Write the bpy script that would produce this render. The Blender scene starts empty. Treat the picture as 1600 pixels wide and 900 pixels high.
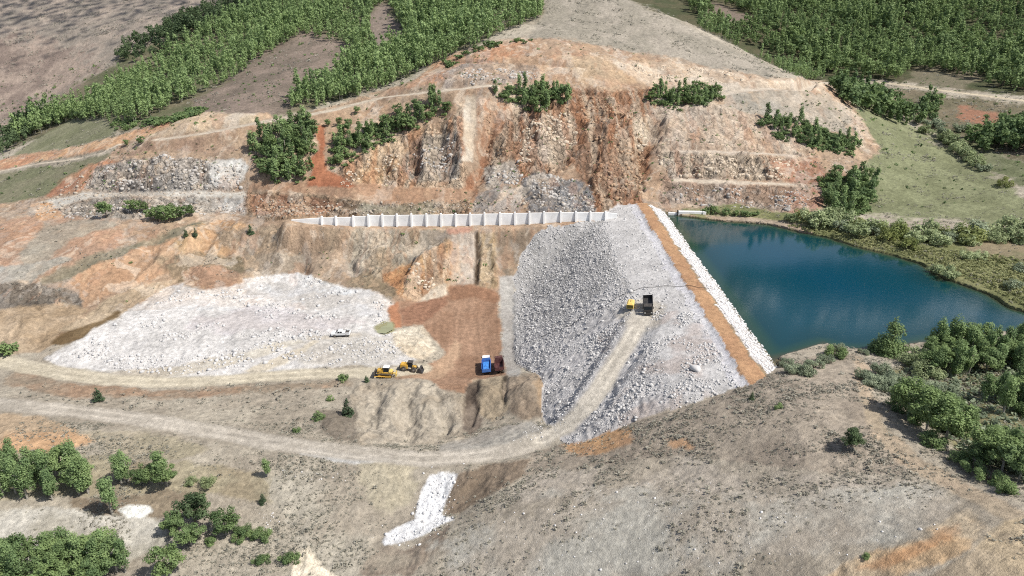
import bpy, bmesh, math, random
import numpy as np
from mathutils import Vector, Matrix

# ------------------------------------------------------------------ camera, sky, sun, exposure
SC = bpy.context.scene
COL = SC.collection
CAM_Z = 68.0
PITCH = math.radians(22.0)
FPX = 1101.0                       # focal length in pixels of the 1600 px wide photograph

cam_data = bpy.data.cameras.new("camera")
cam_data.sensor_width = 36.0
cam_data.lens = FPX * 36.0 / 1600.0
cam_data.clip_start = 0.5
cam_data.clip_end = 6000.0
cam = bpy.data.objects.new("camera", cam_data)
cam.location = (0, 0, CAM_Z)
cam.rotation_euler = (math.radians(90) - PITCH, 0, 0)
COL.objects.link(cam)
SC.camera = cam

SUN_EL = math.radians(53.0)
SUN_AZ = (0.93, -0.3676)           # horizontal direction towards the sun: from the right, a little from the camera side
world = bpy.data.worlds.new("World")
SC.world = world
world.use_nodes = True
wn = world.node_tree
sky = wn.nodes.new("ShaderNodeTexSky")
sky.sky_type = 'NISHITA'
sky.sun_disc = False
sky.sun_elevation = SUN_EL
sky.sun_rotation = math.atan2(SUN_AZ[0], SUN_AZ[1])
sky.altitude = 1500
sky.dust_density = 2.5
sky.air_density = .85
hs = wn.nodes.new("ShaderNodeHueSaturation")           # milky summer air: the blue is not so deep
hs.inputs['Saturation'].default_value = .68
wn.links.new(sky.outputs[0], hs.inputs['Color'])
wn.links.new(hs.outputs[0], wn.nodes["Background"].inputs[0])
wn.nodes["Background"].inputs[1].default_value = 0.105

sun_data = bpy.data.lights.new("sun", 'SUN')
sun_data.energy = 3.9
sun_data.angle = math.radians(0.55)
sun_data.color = (1.0, 0.95, 0.875)
sun = bpy.data.objects.new("sun", sun_data)
sd = Vector((SUN_AZ[0] * math.cos(SUN_EL), SUN_AZ[1] * math.cos(SUN_EL), math.sin(SUN_EL)))
sun.rotation_euler = sd.to_track_quat('Z', 'Y').to_euler()
sun.location = (150, -60, 250)
COL.objects.link(sun)

SC.view_settings.view_transform = 'Standard'
SC.view_settings.look = 'None'
SC.view_settings.gamma = 1.0
SC.view_settings.use_curve_mapping = False
SC.view_settings.exposure = 0.61
SC.cycles.use_denoising = False
SC.cycles.filter_width = 1.1
SC.cycles.max_bounces = 6
SC.cycles.diffuse_bounces = 3
SC.cycles.transparent_max_bounces = 6
SC.cycles.sample_clamp_indirect = 4.0

# ------------------------------------------------------------------ helpers
CP, SP = math.cos(PITCH), math.sin(PITCH)
rng = np.random.default_rng(11)
random.seed(7)

def pix_dir(u, v):
    a = (np.asarray(u, float) - 800.0) / FPX
    b = (450.0 - np.asarray(v, float)) / FPX
    return a, CP + b * SP, -SP + b * CP

def project(x, y, z):
    d = y * CP - (z - CAM_Z) * SP
    up = y * SP + (z - CAM_Z) * CP
    d = np.maximum(d, 0.1)
    return 800.0 + FPX * x / d, 450.0 - FPX * up / d

class Noise:
    def __init__(self, seed):
        r = np.random.default_rng(seed)
        self.t = r.random((256, 256))
    def val(self, x, y):
        xi = np.floor(x).astype(np.int64); yi = np.floor(y).astype(np.int64)
        fx = x - xi; fy = y - yi
        fx = fx * fx * (3 - 2 * fx); fy = fy * fy * (3 - 2 * fy)
        x0 = xi & 255; x1 = (xi + 1) & 255; y0 = yi & 255; y1 = (yi + 1) & 255
        t = self.t
        a = t[x0, y0] * (1 - fx) + t[x1, y0] * fx
        b = t[x0, y1] * (1 - fx) + t[x1, y1] * fx
        return a * (1 - fy) + b * fy
    def fbm(self, x, y, oct=4, gain=0.5):
        s = 0.0; amp = 1.0; tot = 0.0
        c, sn = math.cos(0.65), math.sin(0.65)
        for i in range(oct):
            s = s + amp * (self.val(x + 17.3 * i, y - 9.1 * i) * 2 - 1)
            tot += amp; amp *= gain
            x, y = (c * x - sn * y) * 2.03, (sn * x + c * y) * 2.03
        return s / tot * 1.6
    def ridge(self, x, y, oct=4, gain=0.5):
        s = 0.0; amp = 1.0; tot = 0.0
        c, sn = math.cos(0.65), math.sin(0.65)
        for i in range(oct):
            n = self.val(x + 11.3 * i, y + 5.7 * i) * 2 - 1
            s = s + amp * (1 - 2.2 * np.abs(n)); tot += amp; amp *= gain
            x, y = (c * x - sn * y) * 2.03, (sn * x + c * y) * 2.03
        return s / tot
N1, N2, N3, N4, N5 = (Noise(s) for s in (3, 14, 159, 26, 53))

def smooth(e0, e1, x):
    t = np.clip((x - e0) / (e1 - e0), 0, 1)
    return t * t * (3 - 2 * t)

def in_poly(px, py, poly):
    inside = np.zeros(px.shape, bool)
    n = len(poly); j = n - 1
    for i in range(n):
        xi, yi = poly[i]; xj, yj = poly[j]
        if yi != yj:
            c = ((yi > py) != (yj > py)) & (px < (xj - xi) * (py - yi) / (yj - yi) + xi)
            inside ^= c
        j = i
    return inside

def dist_polyline(px, py, pts):
    """distance to a polyline and the running parameter (index + fraction) of the closest point"""
    best = np.full(px.shape, 1e9); par = np.zeros(px.shape)
    for i in range(len(pts) - 1):
        ax, ay = pts[i][0], pts[i][1]; bx, by = pts[i + 1][0], pts[i + 1][1]
        dx, dy = bx - ax, by - ay
        L = dx * dx + dy * dy + 1e-9
        t = np.clip(((px - ax) * dx + (py - ay) * dy) / L, 0, 1)
        d = np.hypot(px - ax - t * dx, py - ay - t * dy)
        m = d < best
        best = np.where(m, d, best); par = np.where(m, i + t, par)
    return best, par

# ------------------------------------------------------------------ terrain: surveyed points, then a smooth surface through them
# each point: photo column, photo row, then either its height above the pond ('z') or its distance from the camera ('y')
Z_PTS = [
 (0,900,-17),(200,900,-17),(400,900,-16),(600,900,-16),(800,900,-11),(1000,900,-5),(1200,900,1),(1400,900,6),(1600,900,10),
 (0,800,-15.5),(200,800,-15),(400,800,-15),(560,800,-15.2),(640,800,-16.5),(705,800,-15.2),(760,800,-10.8),(900,800,-6),(1100,800,0),(1300,800,4.5),(1500,800,8),(1600,800,9.5),
 (0,740,-14.5),(200,740,-14),(400,740,-14),(600,740,-14),(690,740,-13.8),(800,740,-11),(900,740,-7.5),(1050,740,-2.5),(1200,740,2),(1350,740,5),(1500,740,7),(1600,740,8),
 (0,630,-15),(150,645,-14.5),(300,668,-14),(450,695,-13.5),(560,708,-13),(660,718,-13),(760,712,-12.5),(840,690,-12),(895,690,-11),
 (0,600,-16.2),(150,615,-15.5),(300,630,-15),(450,640,-15),(560,650,-16.3),(650,660,-17),(700,690,-15.5),
 (0,565,-17.5),(100,585,-17),(250,598,-16.5),(400,590,-16.2),(520,582,-16),(600,580,-16.3),(680,580,-17.4),
 (640,603,-14.8),(700,610,-15.2),(790,594,-14.8),(850,600,-13),(760,650,-16.8),(830,660,-13.5),
 (1000,655,-3.5),(1100,625,.5),(1180,590,2.8),(1250,575,2),(1300,600,4),(1200,650,3.5),(1350,565,1.6),(1420,600,2.5),(1500,620,2.5),(1600,620,2.5),
 (1350,690,6),(1500,690,4),(1600,690,4),(1250,700,4.5),(1450,640,3),(1500,560,.9),(1600,545,.8),
 (100,560,-16),(300,560,-15),(533,520,-14),(300,450,-12),(480,428,-11.5),(600,470,-13),(200,500,-14),(400,500,-13.5),(600,550,-15.5),(450,560,-15.5),
 (740,450,-13.5),(700,480,-15.5),(740,500,-17),(740,550,-18.5),(700,588,-18.5),(640,490,-15),(760,588,-18.5),
 (805,450,-14.5),(808,500,-17),(810,560,-18),
 (460,347,1),(550,354,-1),(650,355,-1.2),(750,352,-.8),(850,347,.3),(930,343,1),
 (500,390,-6),(600,400,-7),(600,440,-11),(680,400,-6.5),(720,400,-7),(650,460,-13.5),(720,440,-12),(780,400,-8),(450,380,-5),
 (380,400,-8),(380,360,-1.5),(300,360,-2),(200,390,-5),(270,440,-11.5),(150,480,-14),(60,550,-16),(0,520,-14),(60,490,-12.5),(0,470,-11),(0,440,-8.5),
 (100,430,-8),(0,400,-5.5),(100,390,-4),(0,350,-2),(100,350,-1.5),(200,345,0),(0,320,-1),(100,300,3),(200,300,5),(300,300,5.5),(380,300,5),(380,330,.5),(300,335,0),
]
Y_PTS = [
 (200,250,262),(300,240,262),(370,250,258),(120,260,272),(0,270,292),(0,240,325),(100,200,335),(100,235,300),(180,235,276),(280,215,268),
 (320,207,270),(400,192,274),(470,182,280),(520,172,283),(600,152,292),(690,143,286),(760,135,285),
 (440,230,262),(440,280,250),(560,230,265),(620,180,278),(500,240,262),(520,290,247),
 (560,280,248),(640,230,266),(700,180,276),(640,300,244),(735,150,283),(735,250,258),(735,300,245),(735,328,238),(600,325,239),(500,320,240),(420,320,241),
 (650,110,322),(700,100,315),(760,70,328),(860,62,332),(800,110,303),(900,100,310),(900,150,292),(900,250,262),(900,315,243),(820,180,280),(820,290,248),
 (1000,85,335),(1000,130,308),(1000,200,280),(1000,250,264),(1000,300,248),
 (1060,100,331),(1150,112,328),(1150,145,305),(1150,200,285),(1150,250,267),(1150,300,250),(1280,128,328),(1280,170,303),(1280,250,272),(1280,300,252),(1240,220,284),
 (850,0,400),(920,30,370),(980,0,396),(1100,50,373),(1210,112,345),(1000,50,360),
 (600,100,350),(600,50,400),(600,0,470),(700,50,365),(700,0,430),(800,30,366),(500,100,350),(500,150,302),(450,50,420),(400,130,330),(400,100,370),
 (300,180,295),(300,150,330),(300,100,395),(300,0,510),(400,0,500),(200,180,312),(200,130,380),(200,50,460),(100,100,440),(0,100,450),(0,180,390),(0,0,540),(100,0,530),
 (1400,200,322),(1400,250,285),(1450,300,258),(1350,300,254),(1500,250,290),(1600,250,280),(1600,300,250),(1600,200,330),(1500,200,330),(1450,172,362),
 (1340,128,432),(1450,138,405),(1600,158,375),(1600,100,460),(1450,100,470),(1300,80,530),(1300,0,680),(1450,0,650),(1600,0,600),(1200,40,560),(1100,0,650),
]
W_PTS = [  # places the photograph does not show: under the dam and the pond, behind the ridge, off to the sides
 (20,180,-19),(40,180,-16),(20,130,-15),(38,128,-8),(18,212,-12),(40,222,-8),(80,180,-9),(115,185,-8),(75,150,-5),(150,420,30),(110,470,38),(-700,1100,190),(0,1100,190),(700,1100,190),
 (-420,250,10),(-300,150,-8),(-180,60,-18),(-60,30,-20),(60,30,-6),(180,60,14),(320,150,14),(300,200,8),(430,300,40),(0,-40,-15),(-250,-40,-15),(250,-40,15),(-600,600,110),(650,600,90),
]
P = []
for u, v, z in Z_PTS:
    a, dy, dz = pix_dir(u, v); t = (z - CAM_Z) / dz; P.append((a * t, dy * t, z))
for u, v, y in Y_PTS:
    a, dy, dz = pix_dir(u, v); t = y / dy; P.append((a * t, y, CAM_Z + dz * t))
P = np.array(P + W_PTS, float)

def tps_fit(P, lam=0.002):
    X = P[:, :2] / 100.0; n = len(X)
    d2 = ((X[:, None] - X[None]) ** 2).sum(-1)
    K = 0.5 * d2 * np.log(d2 + 1e-12) + lam * np.eye(n)
    A = np.zeros((n + 3, n + 3)); A[:n, :n] = K
    A[:n, n] = 1; A[:n, n + 1:] = X; A[n, :n] = 1; A[n + 1:, :n] = X.T
    b = np.zeros(n + 3); b[:n] = P[:, 2]
    w = np.linalg.solve(A, b)
    def f(x, y):
        q = np.stack([np.ravel(x), np.ravel(y)], 1) / 100.0
        out = np.empty(len(q))
        for i in range(0, len(q), 4000):
            c = q[i:i + 4000]
            d2 = ((c[:, None] - X[None]) ** 2).sum(-1)
            out[i:i + 4000] = (0.5 * d2 * np.log(d2 + 1e-12)) @ w[:n] + w[n] + c @ w[n + 1:]
        return out.reshape(np.shape(x))
    return f
tps = tps_fit(P)

# the ground grid: rows at growing distance, columns fanning out from below the camera
def rows():
    ys = [30.0]
    while ys[-1] < 1100:
        y = ys[-1]
        st = 1.5 if y < 55 else 0.34 if y < 105 else 0.42 if y < 300 else 0.42 + (y - 300) * 0.012 if y < 480 else 2.6 if y < 620 else 12.0
        ys.append(y + st)
    return np.array(ys)
def cols():
    s = [-1.35]
    while s[-1] < 1.35:
        a = abs(s[-1])
        s.append(s[-1] + (0.0021 if a < 0.74 else 0.003 if a < 0.96 else 0.02))
    return np.array(s)
GY, GS = rows(), cols()
NR, NC = len(GY), len(GS)
Y = np.repeat(GY[:, None], NC, 1)
X = GY[:, None] * GS[None, :]
ci = np.unique(np.r_[np.arange(0, NR, 6), NR - 1]); cj = np.unique(np.r_[np.arange(0, NC, 8), NC - 1])
Zc = tps(X[np.ix_(ci, cj)], Y[np.ix_(ci, cj)])
Zr = np.stack([np.interp(GS, GS[cj], r) for r in Zc])
Z = np.stack([np.interp(GY, GY[ci], Zr[:, k]) for k in range(NC)], 1)

def hit(u, v, Zg=None):
    """the point of the ground that the photograph shows at pixel (u, v)"""
    Zg = Z if Zg is None else Zg
    a, dy, dz = pix_dir(u, v)
    s = float(a / dy); m = float(dz / dy)
    fj = np.interp(s, GS, np.arange(NC)); j = min(int(fj), NC - 2); f = fj - j
    zc = Zg[:, j] * (1 - f) + Zg[:, j + 1] * f
    g = CAM_Z + m * GY - zc
    k = np.nonzero((g[:-1] > 0) & (g[1:] <= 0))[0]
    if len(k) == 0:
        y = GY[-60]; return np.array([s * y, y, CAM_Z + m * y])
    k = k[0]; t = g[k] / (g[k] - g[k + 1]); y = GY[k] + t * (GY[k + 1] - GY[k])
    return np.array([s * y, y, CAM_Z + m * y])

def ground_z(x, y):
    x = np.asarray(x, float); y = np.asarray(y, float)
    fi = np.interp(y, GY, np.arange(NR)); fj = np.interp(x / y, GS, np.arange(NC))
    i = np.minimum(fi.astype(int), NR - 2); j = np.minimum(fj.astype(int), NC - 2)
    a = fi - i; b = fj - j
    return (Z[i, j] * (1 - a) * (1 - b) + Z[i + 1, j] * a * (1 - b) + Z[i, j + 1] * (1 - a) * b + Z[i + 1, j + 1] * a * b)

# --- the dam: a straight bank whose crest runs away from the camera
DAM_X = np.array([-6, -1, 1, 12, 20, 24, 27, 30, 34, 38, 43, 43.6, 47.2, 48.0, 53.5, 70, 90])
DAM_Z = np.array([-22, -19.5, -17.8, -10.1, -4.5, -1.9, -.4, .6, 1.4, 2.0, 2.7, 3.15, 3.15, 2.8, 0.0, -7, -16])
dz_ = np.interp(X, DAM_X, DAM_Z) + 0.25 * N1.fbm(X / 9, Y / 9, 3) * ((X > 2) & (X < 43))
NEAR_Z = np.interp(X, [-6, 2.5, 9.5, 15, 22, 30, 43, 43.6, 47.2, 48.0, 53.5, 70, 90], [-24, -17.5, -11.4, -7.9, -3.6, .3, 2.7, 3.15, 3.15, 2.8, 0, -7, -16]) + 0.25 * N1.fbm(X / 9, Y / 9, 3)
nk_ = smooth(172, 146, Y); dz_ = dz_ * (1 - nk_) + NEAR_Z * nk_
dam_on = (Y > 108) & (Y < 246) & (X > -6) & (X < 90)
dz_ = np.where(dam_on, dz_ - 9 * smooth(114, 108, Y) - 14 * smooth(240, 247, Y), -99)
DAM_LIFT = dz_ - Z
kk = 0.5
Z = np.where(dam_on, np.where(np.abs(DAM_LIFT) < kk, np.maximum(Z, dz_) + (kk - np.abs(DAM_LIFT)) ** 2 / (4 * kk), np.maximum(Z, dz_)), Z)
IS_DAM = dam_on & (DAM_LIFT > 0) & (X < 55)

# --- the pond: ground falls below level 0 inside the shoreline, rises outside
SHORE_PX = [(1052,336),(1075,339),(1130,346),(1200,351),(1240,361),(1290,371),(1340,387),(1400,401),(1440,414),(1470,434),(1500,444),(1545,461),(1575,481),(1605,490),
            (1680,498),(1690,514),(1600,519),(1500,525),(1370,548),(1320,546),(1290,537),(1240,553),(1212,560)]
SHORE = []
for u, v in SHORE_PX:
    a, dy, dz = pix_dir(u, v); t = -CAM_Z / dz; SHORE.append((float(a * t), float(dy * t)))
SHORE = SHORE + [(44, 128), (44, 236)]
pin = in_poly(X, Y, SHORE)
pd, _ = dist_polyline(X, Y, SHORE + [SHORE[0]])
sd_ = np.where(pin, -pd, pd)
near_p = (sd_ < 14) & (X > 54)
wob = 0.8 * N2.fbm(X / 5, Y / 5, 3)
zin = np.maximum(-9, 0.28 * (sd_ + wob))
Z = np.where((X > 55) & (Y > 100) & (Y < 330) & ~pin, np.maximum(Z, .6 + .015 * np.maximum(sd_, 0)), Z)
Z = np.where(near_p, np.where(sd_ + wob < 0, np.minimum(Z, zin), np.maximum(Z, np.minimum(0.16 * (sd_ + wob), 0.9 + 0.03 * sd_))), Z)

# --- the foot of the long wall, and a few deep cuts in the earth
WALL_U = [455,480,502,551,600,650,712,757,810,850,880,920,946,965]; WALL_B = [345,349,350.5,353,353.5,353.2,353,351.5,350.8,348.5,346.5,344.5,342.5,338]
def wall_pt(u, v):
    """where a sight line meets the upright plane of the long wall"""
    a, dy, dz = pix_dir(u, v)
    t = (221.6 + .048 * 70) / (dy - .048 * a)
    return float(a * t), float(dy * t), float(CAM_Z + dz * t)
foot = [wall_pt(u, v) for u, v in zip(WALL_U, WALL_B)]
fb_ = (Y > 205) & (Y < 240) & (X > -80) & (X < 38) & ~IS_DAM
fd, fp = dist_polyline(X[fb_], Y[fb_], foot)
fz = np.interp(fp, np.arange(len(foot)), [p[2] for p in foot]) - .05
fk = smooth(6.5, 1.6, fd)
Z[fb_] = Z[fb_] * (1 - fk) + fz * fk
u0_, v0_ = project(X, Y, Z)
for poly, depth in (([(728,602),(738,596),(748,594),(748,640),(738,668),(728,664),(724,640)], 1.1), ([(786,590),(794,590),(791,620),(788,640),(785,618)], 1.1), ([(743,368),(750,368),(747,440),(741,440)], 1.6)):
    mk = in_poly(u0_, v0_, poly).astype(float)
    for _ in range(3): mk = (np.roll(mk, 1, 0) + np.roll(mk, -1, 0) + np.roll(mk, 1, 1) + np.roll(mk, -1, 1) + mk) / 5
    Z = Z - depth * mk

# --- tracks: graded into the slope
ROADS = {}
def grade(name, px, half, bank):
    global Z
    w = [hit(u, v) for u, v in px]
    for i in range(1, len(w) - 1):
        w[i][2] = 0.25 * w[i - 1][2] + 0.5 * w[i][2] + 0.25 * w[i + 1][2]
    xs = [p[0] for p in w]; ys = [p[1] for p in w]
    box = (X > min(xs) - 20) & (X < max(xs) + 20) & (Y > min(ys) - 20) & (Y < max(ys) + 20)
    d, par = dist_polyline(X[box], Y[box], w)
    zt = np.interp(par, np.arange(len(w)), [p[2] for p in w])
    k = smooth(half + bank, half * 0.9, d)
    Z[box] = Z[box] * (1 - k) + zt * k
    D = np.full(X.shape, 99.0); D[box] = d
    ROADS[name] = (D, half, w)
grade('lower', [(-60,624),(0,631),(70,637),(150,646),(220,656),(300,669),(370,681),(450,696),(510,703),(560,708),(610,713),(660,718),(710,717),(760,711),(800,702),(845,688)], 2.2, 3)
grade('ramp', [(845,688),(885,668),(915,637),(937,605),(958,572),(978,540),(992,515),(1003,494)], 2.0, 4)
grade('haul', [(-60,555),(0,566),(50,575),(100,584),(170,593),(250,598),(330,595),(400,590),(460,586),(520,583),(560,582),(610,581),(660,576)], 2.5, 3)
grade('upper', [(-40,276),(0,269),(60,258),(125,245),(160,238),(185,226)], 1.8, 2)
grade('bench', [(250,218),(320,207),(360,200),(400,192),(470,182),(520,172),(560,161),(600,152),(650,146),(690,143),(765,134)], 2.6, 3)
grade('shelf', [(1085,165),(1120,148),(1160,140),(1210,138),(1255,135),(1290,129)], 2.6, 3)
grade('far', [(1325,124),(1390,130),(1450,138),(1520,147),(1600,158),(1680,168)], 2.6, 3)

# benches cut into the slopes (no track on them)
grade('cut', [(1035,281),(1100,283),(1170,286),(1245,289)], 1.6, 1.6); ROADS.pop('cut')
grade('cut', [(1055,236),(1120,237),(1180,239),(1240,243)], 1.3, 1.4); ROADS.pop('cut')
grade('cut', [(70,322),(130,305),(250,301),(340,303),(388,304)], 2.0, 1.6); ROADS.pop('cut')
grade('cut', [(690,102),(760,97),(840,101),(930,112),(1000,112)], 1.5, 1.6); ROADS.pop('cut')
# heaps and hollows of the earthworks: place in the photograph, radius, height
for u, v, r_, h_ in [(826,618,5.2,2.6),(762,618,3.6,1.6),(690,640,6.5,1.3),(612,642,6,1.2),(330,425,4.5,1.8),(645,548,4.5,1.2),(45,508,6,1.6),(30,545,5,1.3),(868,305,8,2.6),(782,312,6,1.5),(120,500,5,1.2),(520,665,5,1.0)]:
    c = hit(u, v); Z += h_ * np.exp(-((X - c[0]) ** 2 + ((Y - c[1]) * 1.2) ** 2) / (r_ * r_ * .6))
# ribs (+) and gullies (-) down the cut faces
for pts, half, h_ in [([(772,165),(765,215),(748,262),(733,305)], 3.6, -2.8), ([(905,165),(893,230),(872,262)], 3.2, -2.2), ([(1022,178),(1006,230),(990,300)], 3.4, -2.8), ([(640,222),(650,285)], 2.6, -1.6), ([(590,240),(600,292)], 2.2, -1.3), ([(690,195),(694,280)], 2.4, -1.5),
        ([(716,165),(720,240),(716,285)], 2.6, 2.0), ([(845,168),(850,225),(846,262)], 3.6, 2.2), ([(955,160),(950,230),(940,300)], 3.4, 1.8), ([(615,222),(622,290)], 2.2, 1.4), ([(665,205),(672,285)], 2.2, 1.4), ([(1050,180),(1044,230)], 3, 1.6), ([(1110,248),(1112,276)], 2.4, 1.4), ([(1080,248),(1078,278)], 2.0, -1.2), ([(1150,248),(1152,278)], 2.0, -1.2), ([(1190,246),(1194,282)], 2.2, 1.2),
        ([(690,362),(652,400),(606,444)], 2.4, -1.9), ([(688,385),(655,420),(640,455)], 3.0, 1.6), ([(562,365),(548,400),(552,430)], 2.4, -1.4), ([(600,375),(580,410)], 2.4, 1.0), ([(475,395),(484,425)], 1.6, -2.0), ([(440,385),(445,420)], 3, 1.4), ([(340,355),(322,395)], 2.4, -1.2), ([(310,360),(290,400)], 2.4, 1.2), ([(250,375),(215,420)], 2.4, -1.0), ([(765,370),(770,430)], 2, 1.2),
        ([(320,255),(316,292)], 2.4, -1.2), ([(250,252),(248,292)], 2.4, 1.2), ([(205,258),(208,294)], 2.4, -1.2), ([(285,252),(284,292)], 2.2, 1.2), ([(640,600),(632,650),(640,690)], 2.0, -1.2), ([(590,605),(580,660)], 1.8, -.9), ([(690,615),(690,680)], 1.8, -.8)]:
    w = [hit(u, v) for u, v in pts]
    bx = (X > min(p[0] for p in w) - 15) & (X < max(p[0] for p in w) + 15) & (Y > min(p[1] for p in w) - 15) & (Y < max(p[1] for p in w) + 15)
    d, pr_ = dist_polyline(X[bx] + 1.2 * N1.fbm(X[bx] / 6, Y[bx] / 6, 3), Y[bx] + 1.2 * N2.fbm(X[bx] / 6, Y[bx] / 6, 3), w)
    ends = np.sin(np.pi * np.clip(.12 + .76 * pr_ / (len(w) - 1), 0, 1))
    Z[bx] += 1.6 * h_ * ends * np.exp(-(d / half) ** 2)

# rockfill dumped over the far abutment: the loose rock runs up the valley side
U0_, V0_ = project(X, Y, Z)
DRAPE = in_poly(U0_ + 5 * N1.fbm(X / 4, Y / 4, 3), V0_ + 4 * N2.fbm(X / 4, Y / 4, 3), [(842,358),(880,350),(925,344),(965,340),(1000,420),(960,520),(860,560),(806,560),(803,500),(802,432),(815,395)]) & (Y < 226) & (X < 34)
dm = DRAPE.astype(float); Zs = Z.copy()
for _ in range(40): Zs = (np.roll(Zs, 1, 0) + np.roll(Zs, -1, 0) + np.roll(Zs, 1, 1) + np.roll(Zs, -1, 1) + Zs) / 5
for _ in range(6): dm = (np.roll(dm, 1, 0) + np.roll(dm, -1, 0) + np.roll(dm, 1, 1) + np.roll(dm, -1, 1) + dm) / 5
Z = Z * (1 - dm) + Zs * dm
IS_DAM = IS_DAM | DRAPE

# ------------------------------------------------------------------ what covers the ground: soils, rock, silt, tracks
K_EXP = 1.30
def soil(r, g, b):
    c = np.array([r, g, b], float) / 255.0
    c = c.mean() + (c - c.mean()) * .80
    lin = np.where(c <= 0.04045, c / 12.92, ((c + 0.055) / 1.055) ** 2.4)
    return lin / K_EXP

# (outline in photo pixels, soil colour A, soil colour B, ragged edge px, rock relief m, gully relief m, scrub cover, nearest and farthest distance)
ZN = []
def zone(poly, ca, cb=None, jit=5, rock=0.0, gul=0.0, scrub=0.0, yr=(0, 2000), soft=0.0):
    ZN.append((poly, soil(*ca), soil(*(cb or ca)), jit, rock, gul, scrub, yr, soft))

# hillsides
zone([(-200,-300),(420,-300),(400,0),(330,25),(250,75),(190,95),(130,145),(75,172),(-200,300)], (148,137,124), (168,152,136), 9, .25, 0, .8)
zone([(-200,80),(60,60),(150,100),(110,150),(60,175),(-200,260)], (168,148,132), (140,122,110), 25, .25, 0, .6)
zone([(330,25),(560,-200),(880,-200),(850,20),(760,60),(690,92),(640,118),(600,135),(540,155),(450,180),(300,185),(200,205),(150,185),(70,215),(0,232),(75,165),(190,90)], (104,106,76), (126,118,92), 6, .2, 0, .3)
zone([(395,90),(470,40),(560,70),(540,110),(470,150),(440,180),(330,185),(290,160),(350,130)], (146,128,114), (128,114,100), 8, .2, 0, .6)
zone([(575,20),(600,0),(620,30),(632,55),(605,75),(590,90),(575,50)], (146,130,118), None, 5, .1, 0, .4)
zone([(820,70),(850,20),(850,-200),(1010,-200),(985,0),(1100,52),(1180,92),(1215,110),(1200,122),(1100,105),(980,82),(880,58)], (168,158,142), (152,144,128), 5, .15, .2, 1.0, (300, 420))
zone([(960,-300),(1900,-300),(1900,165),(1600,152),(1450,133),(1335,120),(1290,135),(1215,108),(1100,50),(985,0)], (80,86,56), (96,92,66), 4, .2, 0, .1, (385, 2000))
zone([(1105,0),(1160,20),(1190,40),(1150,45),(1110,25)], (128,112,98), None, 5, .1, 0, .4, (385, 2000))
zone([(1430,100),(1520,105),(1540,120),(1500,138),(1420,130)], (118,112,88), (128,118,96), 5, .1, 0, .4, (330, 2000))
zone([(1330,128),(1600,164),(1900,200),(1900,260),(1600,250),(1480,215),(1380,165)], (128,116,92), (112,106,80), 6, .2, 0, .8, (240, 460))
zone([(1500,165),(1560,178),(1560,200),(1500,190)], (160,112,86), None, 5, .2, 0, .2)
zone([(1330,150),(1400,180),(1480,230),(1560,280),(1620,320),(1900,360),(1900,430),(1600,360),(1450,340),(1330,335),(1270,325),(1290,280),(1370,235),(1345,190)], (140,144,104), (126,130,92), 8, .12, 0, 1.0)
zone([(1440,195),(1600,250),(1900,280),(1900,330),(1600,290),(1530,262)], (124,128,94), (112,118,82), 8, .1, 0, .5)
# old grass fields on the left
zone([(20,245),(60,215),(110,186),(160,188),(185,200),(180,212),(120,228),(60,240),(10,248)], (140,139,108), (128,130,96), 3, .05, 0, .2)
zone([(-200,290),(0,273),(60,262),(128,250),(170,240),(178,248),(120,280),(60,312),(20,322),(-200,340)], (136,132,104), (122,124,92), 4, .05, 0, .4)
# the big excavated hillside
zone([(-60,325),(60,312),(120,280),(150,262),(200,222),(270,190),(330,178),(420,178),(425,190),(520,166),(600,140),(640,128),(690,92),(760,66),(810,60),(870,60),(930,70),(1000,82),(1060,92),(1110,105),(1200,121),(1250,122),(1290,128),(1330,160),(1350,190),(1372,235),(1345,268),(1290,290),(1280,330),(1235,345),(1130,345),(1060,335),(1005,316),(955,345),(840,420),(780,470),(700,470),(640,480),(560,460),(480,425),(290,440),(190,490),(90,530),(60,552),(-60,560)], (178,150,122), (162,132,106), 4, .5, .3, .15)
zone([(250,195),(320,176),(415,178),(428,186),(330,205),(250,215),(225,215)], (205,180,146), (188,166,140), 3, .5, .2, .05)
zone([(-60,262),(40,243),(120,230),(200,208),(260,190),(272,196),(200,226),(150,236),(60,254),(-60,275)], (192,134,98), (204,160,118), 3, .3, .5, .05)
zone([(70,305),(100,280),(140,258),(175,250),(195,252),(150,275),(140,295),(80,310)], (192,132,94), (168,110,80), 3, .4, .4, .05)
zone([(190,225),(260,215),(330,215),(380,236),(350,240),(250,232),(170,252)], (160,130,108), (178,146,118), 4, .4, 0, .5)
zone([(150,262),(200,250),(270,246),(370,250),(384,262),(382,280),(360,298),(180,300),(130,296)], (186,176,164), (150,140,132), 3, 1.4, .6, .0)
zone([(320,250),(378,250),(386,262),(382,282),(355,296),(330,290)], (208,204,196), (188,182,172), 3, .5, .2, 0)
zone([(60,318),(130,302),(250,298),(388,300),(386,308),(240,306),(140,312),(60,330)], (200,194,182), (182,172,158), 3, .2, 0, 0)
zone([(40,335),(150,312),(250,307),(385,308),(390,335),(300,332),(200,345),(110,345)], (180,172,160), (150,142,132), 4, 1.0, .4, .05)
zone([(330,312),(388,308),(388,332),(330,326)], (206,204,198), (160,156,150), 3, .8, .3, 0)
zone([(-60,345),(90,335),(180,345),(190,370),(180,388),(90,415),(-60,425)], (188,146,116), (172,136,110), 6, .3, .4, .1)
zone([(50,320),(80,318),(105,340),(60,348)], (200,150,104), None, 3, .3, .5, 0)
zone([(30,400),(70,350),(140,342),(185,348),(120,372),(80,400),(40,420)], (174,162,142), (160,148,130), 6, .3, 0, .2)
zone([(-60,425),(0,420),(100,400),(115,405),(60,430),(40,455),(-60,450)], (178,174,164), (160,156,144), 3, .3, 0, .1)
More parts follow.
